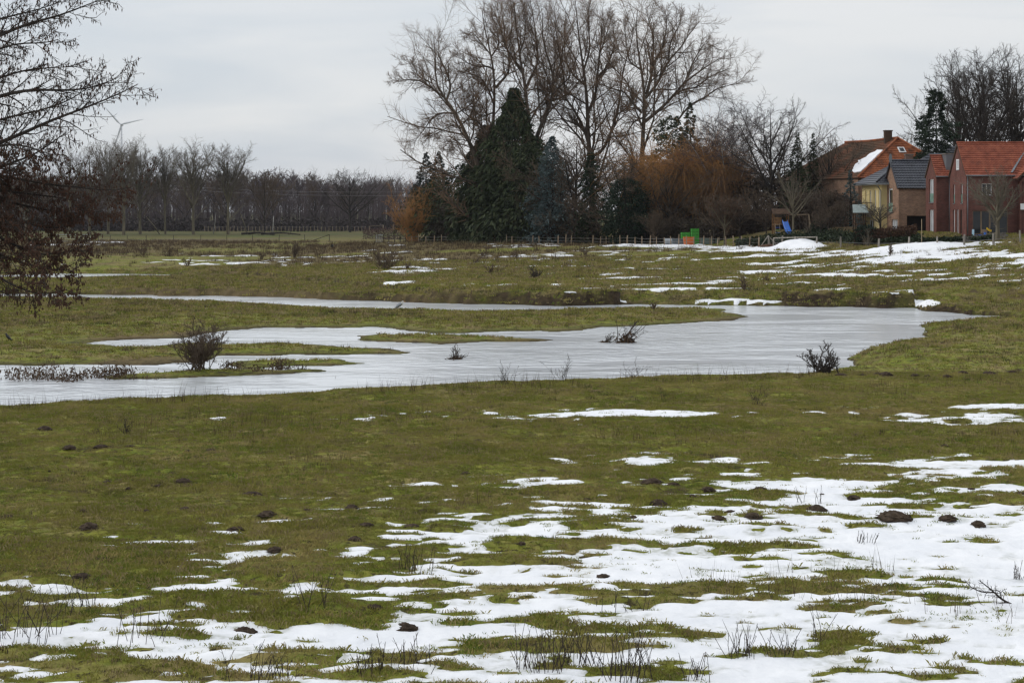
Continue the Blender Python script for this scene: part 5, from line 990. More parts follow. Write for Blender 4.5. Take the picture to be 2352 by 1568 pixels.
# wind turbine
hx_, hy_, hz_ = atD(279, 286.6, 2550); tb = (hx_, hy_, gz(hx_, hy_)); wt = empty('wind_turbine', tb, 'grey wind turbine with two blades showing over the far trees', 'wind turbine'); tm = mat_plain('turbine_white', (.62, .64, .66), .5, .3, var=.03, scale=.05)
MB().tube([tb, (hx_, hy_, hz_-1)], [2.2, 1.2], 16).build('tower', tm, wt, smooth=True); MB().tube([(hx_, hy_-3, hz_), (hx_, hy_-1, hz_), (hx_, hy_+7, hz_)], [.8, 1.8, 1.6], 12).build('nacelle', tm, wt, smooth=True)
rot = empty('rotor', (hx_, hy_-4, hz_), None, None); rot.parent = wt; rot.location = (0, -4, hz_-tb[2])
for bx, by in ((244, 248.5), (333.6, 274), (265, 335)):
    d = Vector((bx-279, 0, -(by-286.6))).normalized(); s = Vector((-d.z, 0, d.x)); m = MB(); c0 = Vector((hx_, hy_-4, hz_)); Lb = 35; prof = [(0, 1.3, 1.2), (.06, 1.3, 1.2), (.2, 2.9, .6), (.5, 2.0, .4), (.8, 1.2, .3), (1, .4, .1)]; m.v = []; 
    for f, wch, th in prof: c = c0+d*(Lb*f); m.v += [tuple(c-s*wch*.35), tuple(c+Vector((0, -th, 0))), tuple(c+s*wch*.75), tuple(c+Vector((0, th, 0)))]
    for i in range(len(prof)-1):
        for k in range(4): j = (k+1) % 4; m.f.append((i*4+k, i*4+j, i*4+4+j, i*4+4+k))
    m.build('blade', tm, rot, smooth=True)

# ------------------------------------------------------------------ garden things
TD = 196.5
tg = np.array(gD(1795, (TD+0.00))); tz = tg[2]; tw_ = empty('climbing_tower', tg, 'wooden climbing tower with a ladder and swing beam in the garden', 'playhouse'); wb_ = mat_noise('play_wood', [(.14, .075, .035), (.24, .13, .06)], scale=3)
X0, X1 = (1778-CX)/F*(TD+0.00), (1811-CX)/F*(TD+0.00)
for x in (X0, X1):
    for yo in (0, 1.3): MB().beam((x, (TD+0.00)+yo, tz-.2), (x, (TD+0.00)+yo, tz+2.5), .1).build('post', wb_, tw_)
MB().box(X0-.05, X1+.05, (TD-0.08), (TD+1.40), tz+1.15, tz+1.22).build('platform', wb_, tw_)
for k in range(5): MB().beam((X0-.05, (TD-0.10), tz+1.3+.16*k), ((X0+X1)/2, (TD-0.10), tz+1.3+.16*k), .03, .12).build('plank', wb_, tw_)
MB().prism([(X0-.2, (TD-0.30), tz+2.35), (X1+.2, (TD-0.30), tz+2.35), (X1+.2, (TD+0.60), tz+2.95), (X0-.2, (TD+0.60), tz+2.95)], (0, 0, .06)).build('roof_board', HM['dkwood'], tw_); MB().prism([(X0-.2, (TD+1.50), tz+2.35), (X1+.2, (TD+1.50), tz+2.35), (X1+.2, (TD+0.60), tz+2.95), (X0-.2, (TD+0.60), tz+2.95)], (0, 0, .06)).build('roof_board', HM['dkwood'], tw_)
ld = MB()
for x in (X0+.1, X0+.62): ld.beam((x, (TD-0.60), tz), (x, (TD-0.10), tz+1.3), .06)
ldo = ld.build('ladder', pw, tw_)
for k in range(4): MB().beam((X0+.1, (TD-0.55)+.11*k, tz+.25+.3*k), (X0+.62, (TD-0.55)+.11*k, tz+.25+.3*k), .05).build('rung', (HM['blue'], HM['green_p'], HM['blue'], pw)[k], ldo)
xs_ = (1858-CX)/F*(TD+0.00); MB().beam((X1, (TD+0.10), tz+2.3), (xs_, (TD+0.10), tz+2.35), .1).build('swing_beam', pw, tw_)
for s in (-.7, .7): MB().beam((xs_, (TD+0.10), tz+2.35), (xs_+.25, (TD+0.10)+s, tz-.1), .09).build('swing_leg', pw, tw_)
for x in (1838, 1847): MB().tube([((x-CX)/F*(TD+0.00), (TD+0.10), tz+2.3), ((x-CX)/F*(TD+0.00), (TD+0.10), tz+.5)], .015, 4).build('swing_rope', pd, tw_)
MB().box((1836-CX)/F*(TD+0.00), (1849-CX)/F*(TD+0.00), (TD+0.00), (TD+0.20), tz+.45, tz+.49).build('swing_seat', HM['dkwood'], tw_)
sl_p = [atD(1803, 509, (TD-0.60)), atD(1806, 519, (TD-1.10)), atD(1810, 530, (TD-1.70)), atD(1813.5, 536.5, (TD-2.20))]; sm = MB(); b = 0
for i, p in enumerate(sl_p):
    wv = .26; sm.v += [(p[0]-wv, p[1], p[2]+.2), (p[0]-wv, p[1], p[2]), (p[0]+wv, p[1]-.05, p[2]), (p[0]+wv, p[1]-.05, p[2]+.2), (p[0]-wv-.04, p[1]+.05, p[2]+.2), (p[0]-wv-.04, p[1]+.08, p[2]-.06), (p[0]+wv+.04, p[1]+.03, p[2]-.06), (p[0]+wv+.04, p[1], p[2]+.2)]
for i in range(len(sl_p)-1):
    for k, j in ((0, 1), (1, 2), (2, 3), (4, 5), (5, 6), (6, 7), (0, 4), (3, 7)): sm.f.append((i*8+k, i*8+j, i*8+8+j, i*8+8+k))
o = sm.build('slide', HM['blue'], None, loc=(sl_p[-1][0], sl_p[-1][1], sl_p[-1][2])); tag(o, 'bright blue plastic slide leaning on the climbing tower', 'slide')
# stone heap under the slide, tripod of old posts
def lump(rng, rx, ry, rz, n=10, rough=.25, rings=6):
    V = [(0, 0, rz)]; Fc = []
    for i in range(1, rings+1):
        t = i/rings; zz = math.cos(t*math.pi/2)**1.1
        for k in range(n): a = 6.283*k/n; j = 1+rng.uniform(-rough, rough)*(.4+.6*t); V.append((math.cos(a)*rx*math.sin(t*math.pi/2)*j, math.sin(a)*ry*math.sin(t*math.pi/2)*j, rz*zz*(1+rng.uniform(-rough, rough)*.7)-(.03 if i == rings else 0)))
    for k in range(n): Fc.append((0, 1+k, 1+(k+1) % n))
    for i in range(rings-1):
        for k in range(n): a = 1+i*n+k; b_ = 1+i*n+(k+1) % n; Fc.append((a, a+n, b_+n, b_))
    return V, Fc
def lump_obj(name, loc, rx, ry, rz, mat, seed, label, cat, group=None, **k):
    V, Fc = lump(random.Random(seed), rx, ry, rz, **k); m = MB(); m.v = V; m.f = Fc; o = m.build(name, mat, None, world=False, smooth=True); o.location = loc; tag(o, label, cat, group); return o
lump_obj('stone_heap', gD(1795, 194), 1.2, .8, .45, HM['stone'], 3, 'grey heap of stones below the climbing tower', 'stone heap')
tp = np.array(gD(1762, 191.3)); t = empty('post_stack', tp, 'old grey posts stacked like a tripod before the fence rail', 'wood stack')
for dx, dy in ((-.85, 0), (.0, -.4), (1.25, .1), (.35, .4)): MB().beam(tp+[dx, dy-.5, -.05], tp+[.05, -.5, 1.25], .11).build('post', pg, t)
lump_obj('leaf_heap', gD(1764, 190.2), 1.1, .8, .32, M['beech_leaf'], 9, 'brown heap of dead leaves under the tripod of posts', 'leaf heap')
# bins, crates and the orange tub by the fence
def tub(x, D, w, h, d, mat, label, name, cat='tub'):
    p = gD(x, D); m = MB(); V = []
    for z, k in ((0, .86), (h*.9, 1.0), (h, 1.05), (h, .95), (h*.2, .82)): V.append([(p[0]+sx*w/2*k, p[1]+sy*d/2*k, p[2]+z) for sx, sy in ((-1, -1), (0, -1.12), (1, -1), (1.08, 0), (1, 1), (0, 1.12), (-1, 1), (-1.08, 0))])
    m.v = [q for r in V for q in r]; n = 8
    for i in range(4):
        for k in range(n): j = (k+1) % n; m.f.append((i*n+k, i*n+j, i*n+n+j, i*n+n+k))
    m.f.append(tuple(range(n-1, -1, -1))); m.f.append(tuple(4*n+k for k in range(n))); o = m.build(name, mat, None, loc=p); tag(o, label, cat); return o
tub(1582, 209.5, 1.3, 1.0, .9, HM['orange_p'], 'bright orange plastic tub behind the fence posts', 'orange_tub'); tub(1558, 211.5, 1.5, .8, .8, HM['grey'], 'dark grey trough left of the orange tub', 'feed_trough', 'trough')
def crate_bin(x, D, w, h, label, z=0):
    p = np.array(gD(x, D)); t = empty('compost_bin', p, label, 'compost bin')
    for k in range(5):
        z0 = p[2]+h*k/5; MB().box(p[0]-w/2, p[0]+w/2, p[1], p[1]+.05, z0, z0+h/5-.04).build('slat', HM['green_p'], t); MB().box(p[0]-w/2, p[0]-w/2+.05, p[1]+.06, p[1]+w, z0, z0+h/5-.04).build('slat', HM['green_p'], t)
    for xx in (-w/2+.06, 0, w/2-.06): MB().box(p[0]+xx-.05, p[0]+xx+.05, p[1]-.03, p[1]-.004, p[2], p[2]+h).build('upright', HM['green_p'], t)
crate_bin(1575, 213, 1.05, 1.6, 'low green slatted compost bin left of the taller one'); crate_bin(1597, 212, .95, 2.0, 'tall green slatted compost bin behind the orange tub')
pr_ = np.array(gD(1545, 213)); o = MB().tube([pr_+[-1.0, 0, .45], pr_+[.2, 0, .45]], .38, 12).build('water_barrel', HM['steel'], None, loc=pr_); tag(o, 'grey barrel lying on its side left of the trough', 'barrel')
pm_ = np.array(gD(1612, 207)); t = empty('mesh_panel', pm_, 'greenish mesh panel behind the fence right of the orange tub', 'fence panel'); MB().box(pm_[0]-.2, pm_[0]+2.1, pm_[1], pm_[1]+.03, pm_[2]+.03, pm_[2]+.78).build('mesh', mat_plain('green_mesh', (.10, .14, .12)), t)
for xx in (-.22, .95, 2.12): MB().beam(pm_+[xx, -.03, 0], pm_+[xx, -.03, .9], .06).build('post', pw, t)
# picket fence and playhouse before the yellow house
tp = np.array(gD(1896, 188)); t = empty('picket_fence', tp, 'short yellowish picket fence beside the beech hedge', 'fence')
pk = None
for i in range(38):
    x = 1896+i*1.9; p = gD(x, 188)
    if pk is None: m = MB(); m.box(-.026, .026, -.012, .012, 0, .55); m.prism([(-.026, -.012, .55), (.026, -.012, .55), (0, -.012, .60)], (0, .024, 0)); pk = m.build('picket', mat_plain('picket_wood', (.24, .165, .085)), t, world=False); o = pk
    else: o = pk.copy(); COL.objects.link(o); o.parent = t
    o.location = np.array(p)-tp
a, c = np.array(gD(1896, 188.0)), np.array(gD(1966, 188.0))
for z in (.15, .42): MB().beam(a+[0, .05, z], c+[0, .05, z], .04, .06).build('rail', bpy.data.materials['picket_wood'], t)
php = np.array(gD(1976, 183)); t = empty('playhouse', php, 'small playhouse with a pale sheet roof before the yellow house', 'playhouse')
for dx in (-.55, .55):
    for dy in (0, 1.0): MB().beam(php+[dx, dy, 0], php+[dx, dy, 2.2], .1).build('post', HM['dkwood'], t)
MB().prism([php+[-.85, -.3, 2.15], php+[.85, -.3, 2.15], php+[.7, .7, 3.0], php+[-.7, .7, 3.0]], (0, .03, .05)).build('roof_sheet', mat_plain('pale_sheet', (.24, .28, .27), .6, .2), t); MB().box(php[0]-.6, php[0]+.6, php[1]-.05, php[1]+1.1, php[2]+.9, php[2]+.98).build('floor', HM['dkwood'], t)
for k in range(7): MB().beam(php+[-.55+.18*k, -.06, 1.0], php+[-.55+.18*k, -.06, 1.6], .05).build('baluster', HM['dkwood'], t)
# toy tractor and toy digger on the terrace
tr = np.array(gD(2254, 167.9)); t = empty('toy_tractor', tr, 'blue toy tractor standing on the terrace of the large red house', 'toy tractor')
m = MB(); m.box(tr[0]-.5, tr[0]+.12, tr[1]-.16, tr[1]+.16, tr[2]+.2, tr[2]+.45); m.prism([tr+[.1, -.2, .2], tr+[.5, -.2, .2], tr+[.5, -.2, .38], tr+[.25, -.2, .42], tr+[.1, -.2, .42]], (0, .4, 0)); m.box(tr[0]+.28, tr[0]+.46, tr[1]-.14, tr[1]+.14, tr[2]+.39, tr[2]+.7); m.build('body', HM['blue'], t)
def wheel(par, c, r, w=.12):
    o = MB().tube([(c[0], c[1]-w/2, c[2]), (c[0], c[1]+w/2, c[2])], r, 12).build('wheel', HM['dark'], par); MB().tube([(c[0], c[1]-w/2-.012, c[2]), (c[0], c[1]-w/2-.002, c[2])], r*.55, 10).build('rim', HM['white'], o)
for dx, r in ((-.38, .17), (.34, .2)):
    for dy in (-.26, .26): wheel(t, tr+[dx, dy, r], r)
MB().tube([tr+[.0, 0, .45], tr+[.08, 0, .66]], .02, 5).build('steering_column', HM['dark'], t)
td = np.array(gD(2270, 168.6)); t = empty('toy_digger', td, 'yellow and grey toy digger beside the blue toy tractor', 'toy digger'); yl = mat_plain('yellow_plastic', (.62, .40, .02), .4)
MB().prism([td+[-.15, 0, .75], td+[.3, 0, .55], td+[.36, 0, .75], td+[.1, 0, .8], td+[-.1, 0, 1.0]], (0, .2, 0)).build('bucket_arm', yl, t); MB().box(td[0]-.6, td[0]-.1, td[1], td[1]+.35, td[2]+.35, td[2]+.8).build('body', HM['wood'], t)
for dx in (-.5, .35):
    wheel(t, td+[dx, -.05, .2], .2)
ss = np.array(gD(2235, 168.4)); o = MB().prism([ss+[-.12, 0, 0], ss+[.12, 0, 0], ss+[.2, .3, 1.0], ss+[-.02, .3, 1.0]], (.01, .05, 0)).build('sled', mat_plain('pale_blue_plastic', (.35, .52, .62)), None, loc=ss); tag(o, 'pale blue sledge leaning upright at the corner of the large red house', 'sledge')
lump_obj('leaf_heap', gD(2246, 166.9), .9, .35, .3, M['beech_leaf'], 19, 'brown leaf heap left of the blue toy tractor', 'leaf heap')

# ------------------------------------------------------------------ grass tufts (uncountable): points carry scale, turn and kind
def tuft_mesh(rng, n, h, w, spread, lean):
    V = []; Fc = []
    for i in range(n):
        a = rng.random()*6.283; r = spread*math.sqrt(rng.random()); x, y = r*math.cos(a), r*math.sin(a); b = rng.random()*6.283; L = h*(.5+.8*rng.random())
        ln = lean*(.3+rng.random()); tx, ty = x+math.cos(b)*L*ln, y+math.sin(b)*L*ln; c = rng.random()*6.283; ww = w*(.6+.8*rng.random()); k = len(V)
        V += [(x-math.cos(c)*ww/2, y-math.sin(c)*ww/2, -.01), (x+math.cos(c)*ww/2, y+math.sin(c)*ww/2, -.01), (x*.5+tx*.5+math.cos(c)*ww*.35, y*.5+ty*.5+math.sin(c)*ww*.35, L*.62), (tx, ty, L*(1-.25*ln))]; Fc += [(k, k+1, k+2), (k, k+2, k+3)]
    return V, Fc
def scatter_object(name, label, cat, protos, X, Y, scl, mats, zoff=0.0, kind='stuff', seed=0, surf=None):
    rng = np.random.default_rng(seed); Z = sample(GZ if surf is None else surf, X, Y)+zoff
    me = bpy.data.meshes.new(name); n = len(X); me.vertices.add(n); me.vertices.foreach_set('co', np.stack([X, Y, Z], 1).astype(np.float32).ravel())
    for nm, A in (('scl', scl), ('rot', rng.random(n)*6.283)):
        a = me.attributes.new(nm, 'FLOAT', 'POINT'); a.data.foreach_set('value', A.astype(np.float32))
    a = me.attributes.new('pick', 'INT', 'POINT'); a.data.foreach_set('value', rng.integers(0, len(protos), n).astype(np.int32))
    o = bpy.data.objects.new(name, me); COL.objects.link(o); tag(o, label, cat, kind=kind)
    pc = bpy.data.collections.new(name+'_kinds')
    for i, (v, f) in enumerate(protos):
        m2 = bpy.data.meshes.new('tuft'); m2.from_pydata(v, [], f); m2.materials.append(mats[i % len(mats)]); oo = bpy.data.objects.new('tuft', m2); pc.objects.link(oo)
    g = bpy.data.node_groups.new(name, 'GeometryNodeTree'); g.interface.new_socket('Geometry', in_out='INPUT', socket_type='NodeSocketGeometry'); g.interface.new_socket('Geometry', in_out='OUTPUT', socket_type='NodeSocketGeometry')
    n_ = g.nodes; l = g.links; gi = n_.new('NodeGroupInput'); go = n_.new('NodeGroupOutput'); ip = n_.new('GeometryNodeInstanceOnPoints'); ci = n_.new('GeometryNodeCollectionInfo')
    ci.inputs['Collection'].default_value = pc; ci.inputs['Separate Children'].default_value = True; ci.inputs['Reset Children'].default_value = True
    def attr(nm, ty):
        a = n_.new('GeometryNodeInputNamedAttribute'); a.data_type = ty; a.inputs['Name'].default_value = nm; return a.outputs['Attribute']
    cx = n_.new('ShaderNodeCombineXYZ'); l.new(attr('rot', 'FLOAT'), cx.inputs[2]); l.new(gi.outputs[0], ip.inputs['Points']); l.new(ci.outputs[0], ip.inputs['Instance'])
    ip.inputs['Pick Instance'].default_value = True; l.new(attr('pick', 'INT'), ip.inputs['Instance Index']); l.new(cx.outputs[0], ip.inputs['Rotation']); l.new(attr('scl', 'FLOAT'), ip.inputs['Scale']); l.new(ip.outputs[0], go.inputs[0])
    md = o.modifiers.new('scatter', 'NODES'); md.node_group = g
    return o
def blade_mat(name, cols, scale=.5): return mat_noise(name, cols, scale=scale, detail=5, rough=.8, spec=.2)
gm1 = blade_mat('grass_green', [(.090, .140, .016), (.182, .200, .032), (.32, .26, .10)], .6)
gm2 = blade_mat('grass_olive', [(.120, .136, .020), (.228, .208, .044), (.35, .275, .11)], .45)
gm3 = blade_mat('grass_straw', [(.17, .135, .06), (.32, .25, .13)], .8)
gm4 = blade_mat('weed_brown', [(.045, .030, .018), (.095, .062, .036)], .6)
rg = np.random.default_rng(5)
def wedge(rng, n, y0, y1, half=.345):
    Y = np.sqrt(y0*y0+(y1*y1-y0*y0)*rng.random(n)); return Y*half*(2*rng.random(n)-1), Y
def keep_land(X, Y, bare=True, lo=.06):
    Z = sample(GZ, X, Y); T = sample(GT, X, Y); k = Z > lo
    if bare: k &= T < -.004
    return k
pr = [tuft_mesh(rg, 18, .036, .008, .10, .9) for _ in range(4)]+[tuft_mesh(rg, 14, .052, .007, .10, .9) for _ in range(2)]
X, Y = wedge(rg, 240000, 20.0, 66); k = keep_land(X, Y); X, Y = X[k], Y[k]; dens = fbm(X*.8, Y*.8, 3, 301); k = rg.random(len(X)) < np.clip(dens*2.2-.05, .45, 1); X, Y = X[k], Y[k]
scatter_object('grass', 'short green winter grass of the near meadow', 'grass', pr, X, Y, (.55+.9*rg.random(len(X)))*(.6+.8*fbm(X*.5, Y*.5, 2, 302)), [gm1, gm2, gm1, gm2, gm3, gm2], seed=1)
pr = [tuft_mesh(rg, 16, .13, .030, .24, .8) for _ in range(4)]
X, Y = wedge(rg, 80000, 66, 185, .36); k = keep_land(X, Y, True, .10); X, Y = X[k], Y[k]
scatter_object('far_grass', 'rough green grass of the flooded meadow', 'grass', pr, X, Y, (.5+.9*rg.random(len(X)))*np.clip(Y/110, .6, 1.3), [gm1, gm2, gm2, gm3], seed=2)

# blades poking out of thin snow
pr = [tuft_mesh(rg, 9, .042, .007, .08, .9) for _ in range(3)]
X, Y = wedge(rg, 60000, 20.5, 62); T = sample(GT, X, Y); k = (T > -.006) & (T < .03) & (rg.random(len(X)) < np.clip(.55-T*16, .05, 1)) & (fbm(X*.9, Y*1.4, 3, 333) > .5); X, Y, T = X[k], Y[k], T[k]
scatter_object('snow_grass', 'grass blades poking out of the thin snow', 'grass', pr, X, Y, .6+.8*rg.random(len(X)), [gm1, gm2], zoff=np.maximum(T*.6, 0), seed=8)

# ------------------------------------------------------------------ alder at the left edge, its branches hanging into the picture
ra = np.random.default_rng(21)
def ca(x, y, D=26.0): return np.array(atD(x/2.233, y/2.233, D))
AB = [[(-300, 330), (-200, 260), (0, 160), (130, 100), (250, 70), (380, 10), (470, -30)], [(-330, 870), (-200, 800), (0, 730), (180, 650), (280, 600), (380, 570), (470, 530), (560, 490), (640, 462), (690, 425)],
      [(-330, 640), (-200, 560), (0, 480), (150, 450), (300, 460), (420, 450), (520, 410), (570, 385)], [(-330, 420), (-150, 330), (0, 280), (150, 240), (300, 250), (380, 235)], [(-330, 880), (-100, 880), (100, 920), (250, 950), (400, 960), (550, 985), (650, 960)],
      [(-330, 980), (-100, 1010), (100, 1060), (250, 1090), (380, 1100), (440, 1080)], [(-330, 1080), (-100, 1160), (50, 1240), (180, 1300), (300, 1310), (440, 1260)], [(-330, 1180), (-100, 1320), (50, 1430), (200, 1490), (320, 1500), (420, 1470)],
      [(-300, 200), (-150, 120), (0, 60), (120, 20), (220, -30)], [(-330, 760), (-100, 640), (50, 590), (200, 560), (350, 500), (420, 440)], [(-330, 960), (-100, 900), (60, 850), (220, 800), (330, 730), (400, 690)], [(-330, 1080), (-100, 1100), (100, 1140), (250, 1180), (330, 1160)],
      [(-330, 1160), (-150, 1260), (0, 1340), (150, 1390), (280, 1400)], [(-330, 820), (-100, 780), (80, 740), (200, 760), (320, 800)], [(-330, 560), (-100, 420), (60, 350), (200, 330), (330, 320)], [(-330, 1000), (-100, 960), (80, 990), (260, 1010), (360, 1030)], [(-330, 1220), (-150, 1400), (-30, 1470), (100, 1500)],
      [(-330, 1040), (-100, 1060), (60, 1120), (200, 1220), (260, 1260)]]
al = []; tx = ca(-420, 700)
for i, b in enumerate(AB):
    off = ra.uniform(-1.3, 1.3); pts = [ca(*p)+np.array([0, off*(k/len(b))**.8, 0]) for k, p in enumerate(b)]
    p0 = pts[0].copy(); p0[0] = tx[0]; p0[1] = 26; p0[2] -= .3*(abs(p0[0]-pts[0][0])); al.append(([p0]+pts, .034 if i not in (0, 1, 2) else .05, .006))
base = np.array([tx[0], 26.0, gz(tx[0], 26.0)])
trunk = [(np.array([tx[0], 26, base[2]-.2]), )]
tr_pts = [base+[0, 0, -.2], base+[.05, 0, 2.5], base+[-.05, 0, 5], base+[.05, 0, 8], base+[0, 0, 11]]
g0 = roots_from([(tr_pts, .19, .07)], 12); g1 = roots_from(al, 14)
g2 = spawn(ra, *g1, 27, .14, 1, 40, 12, .19, .35, 5, .11, .02, .45, .006); g3 = spawn(ra, *g2, 8, .12, 1, 40, 12, .42, .35, 3, .12, .0, .6, .0045); g4 = spawn(ra, *g3, 4, .2, 1, 38, 14, .5, .3, 2, .12, -.1, .7, .0035)
t = empty('alder_tree', base, 'near alder at the left edge with dark cone-laden branches reaching in', 'tree')
v, f = tubes([(*g0, 9), (*g1, 6)]); mesh_np('trunk', v-base, f, M['dark_bark'], t, smooth=True); v, f = tubes([(*g2, 4), (*g3, -3), (*g4, -3)]); mesh_np('twigs', v-base, f, M['dark_twig'], t)
# catkins and old cones hang from the twig ends, thickest low down
def hang(P, n, ln, wd, rng):
    k = rng.integers(0, len(P), n); p = P[k]; d = np.stack([rng.normal(size=n)*.18, rng.normal(size=n)*.18, -np.ones(n)], 1); d = norm(d); L = (ln*(.6+.8*rng.random(n)))[:, None]; Wd = (wd*(.7+.6*rng.random(n)))[:, None]
    s = norm(np.cross(d, rng.normal(size=(n, 3)))); u = np.cross(d, s); mid = p+d*L*.45; tip = p+d*L
    V = np.stack([p, mid+s*Wd, mid-s*Wd*.5+u*Wd*.87, mid-s*Wd*.5-u*Wd*.87, tip], 1).reshape(-1, 3); i = np.arange(n)[:, None]*5; Fs = [np.concatenate([i+a, i+b, i+c], 1) for a, b, c in ((0, 2, 1), (0, 3, 2), (0, 1, 3), (4, 1, 2), (4, 2, 3), (4, 3, 1))]
    return V, np.concatenate(Fs)
ends = np.concatenate([g4[0][:, -1], g3[0][:, -1], g4[0][:, 0]]); zlo = ca(0, 850)[2]; wgt = np.where(ends[:, 2] < zlo, 1.0, .5); ends = ends[ra.random(len(ends)) < wgt]
v, f = hang(ends, 9500, .06, .009, ra); mesh_np('catkins', v-base, f, M['cone_brown'], t); 
low = ends[(ends[:, 2] < zlo+.25) & (fbm(ends[:, 0]*1.6, ends[:, 2]*2.2, 3, 9) > .42)]; v, f = hang(low, 9000, .038, .016, ra); mesh_np('cones', v-base, f, M['cone_brown'], t)

# ------------------------------------------------------------------ bushes of the meadow
def bush(x, y, hpx, wpx, seed, label, mat='dark_twig', stems=12, n=(8, 5, 3), spread=45, name='thorn_bush', rm=.006, r0=.02, group=None, up=.03, foot=.14):
    p = gpt(x, y); k = p[1]/F; return shrub_at(p, hpx*k, wpx*k, np.random.default_rng(seed), label, name, mat, stems, n, spread, 'bush', r0, group, up, rm, None, foot)
bush(1895, 856, 70, 66, 61, 'dark rounded thorn bush on the right river bank', 'dark_twig', 18, (8, 6, 3), 66, rm=.010, r0=.03, foot=.26)
bush(458, 850, 112, 66, 62, 'large dark flooded bush on the islet with debris at its foot', 'brown_twig', 30, (9, 6, 4), 62, rm=.010, r0=.02, up=.0, foot=.34)
bush(885, 620, 50, 34, 63, 'largest thorn bush on the far meadow', 'brown_twig', 12, (8, 5, 2), 48, rm=.022, r0=.04); bush(676, 592, 38, 16, 64, 'upright thorn sapling on the far meadow left of the gap', 'brown_twig', 9, (8, 5), 30, rm=.022, r0=.04); bush(1224, 640, 34, 26, 65, 'low spreading thorn bush in the middle of the far meadow', 'dark_twig', 9, (7, 4), 55, rm=.018, r0=.04)
gB = 'small thorn saplings scattered over the far meadow'
for i, (x, y, h, w_, lab) in enumerate([(1112, 590, 22, 14, 'small thorn sapling left of the centre on the far meadow'), (1345, 586, 20, 16, 'small dark thorn bush below the broadest poplar'), (1710, 668, 36, 8, 'thin dark upright sapling on the snowy far meadow'), (330, 586, 18, 14, 'small dark bush at the left of the far meadow'), (390, 588, 22, 8, 'thin dark sapling between two small bushes on the left far meadow'),
        (430, 612, 20, 12, 'small brown bush above the back channel'), (1090, 606, 16, 14, 'low brown bush in the centre of the far meadow'), (1760, 648, 20, 10, 'little dark sapling right of the thin upright one'), (1125, 628, 20, 16, 'low twiggy bush right of the largest thorn bush'), (1440, 600, 14, 12, 'tiny dark bush below the oval yew'), (935, 620, 18, 10, 'little twiggy bush close right of the largest one'), (2045, 588, 28, 4, 'thin brown stump of a sapling before the snowy slope'), (1985, 566, 16, 3, 'short brown stump below the small blue spruce'), (1185, 592, 14, 9, 'tiny brown bush right of the centre sapling'), (600, 596, 18, 9, 'little brown bush left of the upright thorn sapling'), (1500, 712, 16, 8, 'small twiggy bush on the tongue of meadow')]):
    bush(x, y, h, w_, 70+i, lab, 'brown_twig', 7, (6, 4), 40, rm=.02, r0=.035, group=gB)
# brambles in the near meadow
for i, (x, y, h, w_, lab) in enumerate([(1740, 930, 40, 26, 'bare bramble sprays in the grass behind the near snow'), (290, 995, 36, 20, 'dark dead weed clump in the grass at the left'), (1160, 880, 48, 36, 'tall dry stems on the near river bank at the centre'), (1290, 876, 60, 50, 'tallest dry umbel stems on the near river bank'), (1460, 872, 40, 40, 'dry stems on the near river bank right of the umbels'), (760, 897, 30, 24, 'dry stems on the near bank at its small corner')]):
    bush(x, y, h, w_, 90+i, lab, 'dark_twig', 11, (3, 2), 26, name='umbel_plant', rm=.004, r0=.007)
# flood wrack caught in the river
def wrack(x, y, hpx, wpx, seed, label, lean=0.0, n=260):
    rng = np.random.default_rng(seed); p = at(x, y, .0); k = p[1]/F; p = (p[0], p[1], 0.0); h = hpx*k; w_ = wpx*k
    t = empty('driftwood_snag', p, label, 'snag'); limbs = []
    for i in range(9):
        a = rng.normal()*(.16 if lean > .3 else .35)+lean; pts = [np.array([rng.normal()*w_*.12, rng.normal()*.2, -.25])]; d = np.array([math.sin(a), rng.normal()*.3, math.cos(a)])
        for q in range(5): d = d+rng.normal(size=3)*.12; d /= np.linalg.norm(d); pts.append(pts[-1]+d*h*(.5+.6*rng.random())/4)
        limbs.append((pts, .025, .008))
    rt = roots_from(limbs, 8); g = grow(rng, rt, [lev(5, .2, 1, 45, .4, 4, .15, .02, .6, .008), lev(3, .2, 1, 40, .45, 3, .15, 0, .7, .006)], 4); v, f = tubes(g); mesh_np('twigs', v, f, M['dark_twig'], t)
    s = rng.random(n); q = rng.integers(0, len(rt[0]), n); ii = (s*4).astype(int); pos = rt[0][q, ii]+rng.normal(size=(n, 3))*[.18*w_, .18*w_, .08*h]; pos[:, 2] = np.clip(pos[:, 2], .03, h*.8)
    v, f = sprays(rng, pos, np.stack([rng.normal(size=n), rng.normal(size=n), -.6*np.ones(n)], 1), .30, .06, .5); mesh_np('caught_weed', v, f, mat_bw, t); return t
mat_bw = mat_noise('wrack', [(.045, .028, .016), (.11, .07, .042)], scale=2)
wrack(1424, 786, 70, 34, 1, 'larger leaning snag hung with brown weed in mid river', .55, 320); wrack(1385, 786, 36, 24, 2, 'smaller leaning snag left of the larger one in mid river', .6, 160); wrack(1046, 824, 40, 28, 3, 'snag with a flat top of brown weed in the left river', .1, 260)
wrack(690, 851, 26, 26, 4, 'low heap of wrack at the tip of the islet', .2, 220); wrack(440, 853, 20, 56, 6, 'heap of brown wrack washed against the foot of the large flooded bush', 0, 420); wrack(905, 805, 8, 14, 5, 'little wrack at the tip of the grass spit', 0, 60)
rr_ = random.Random(12)
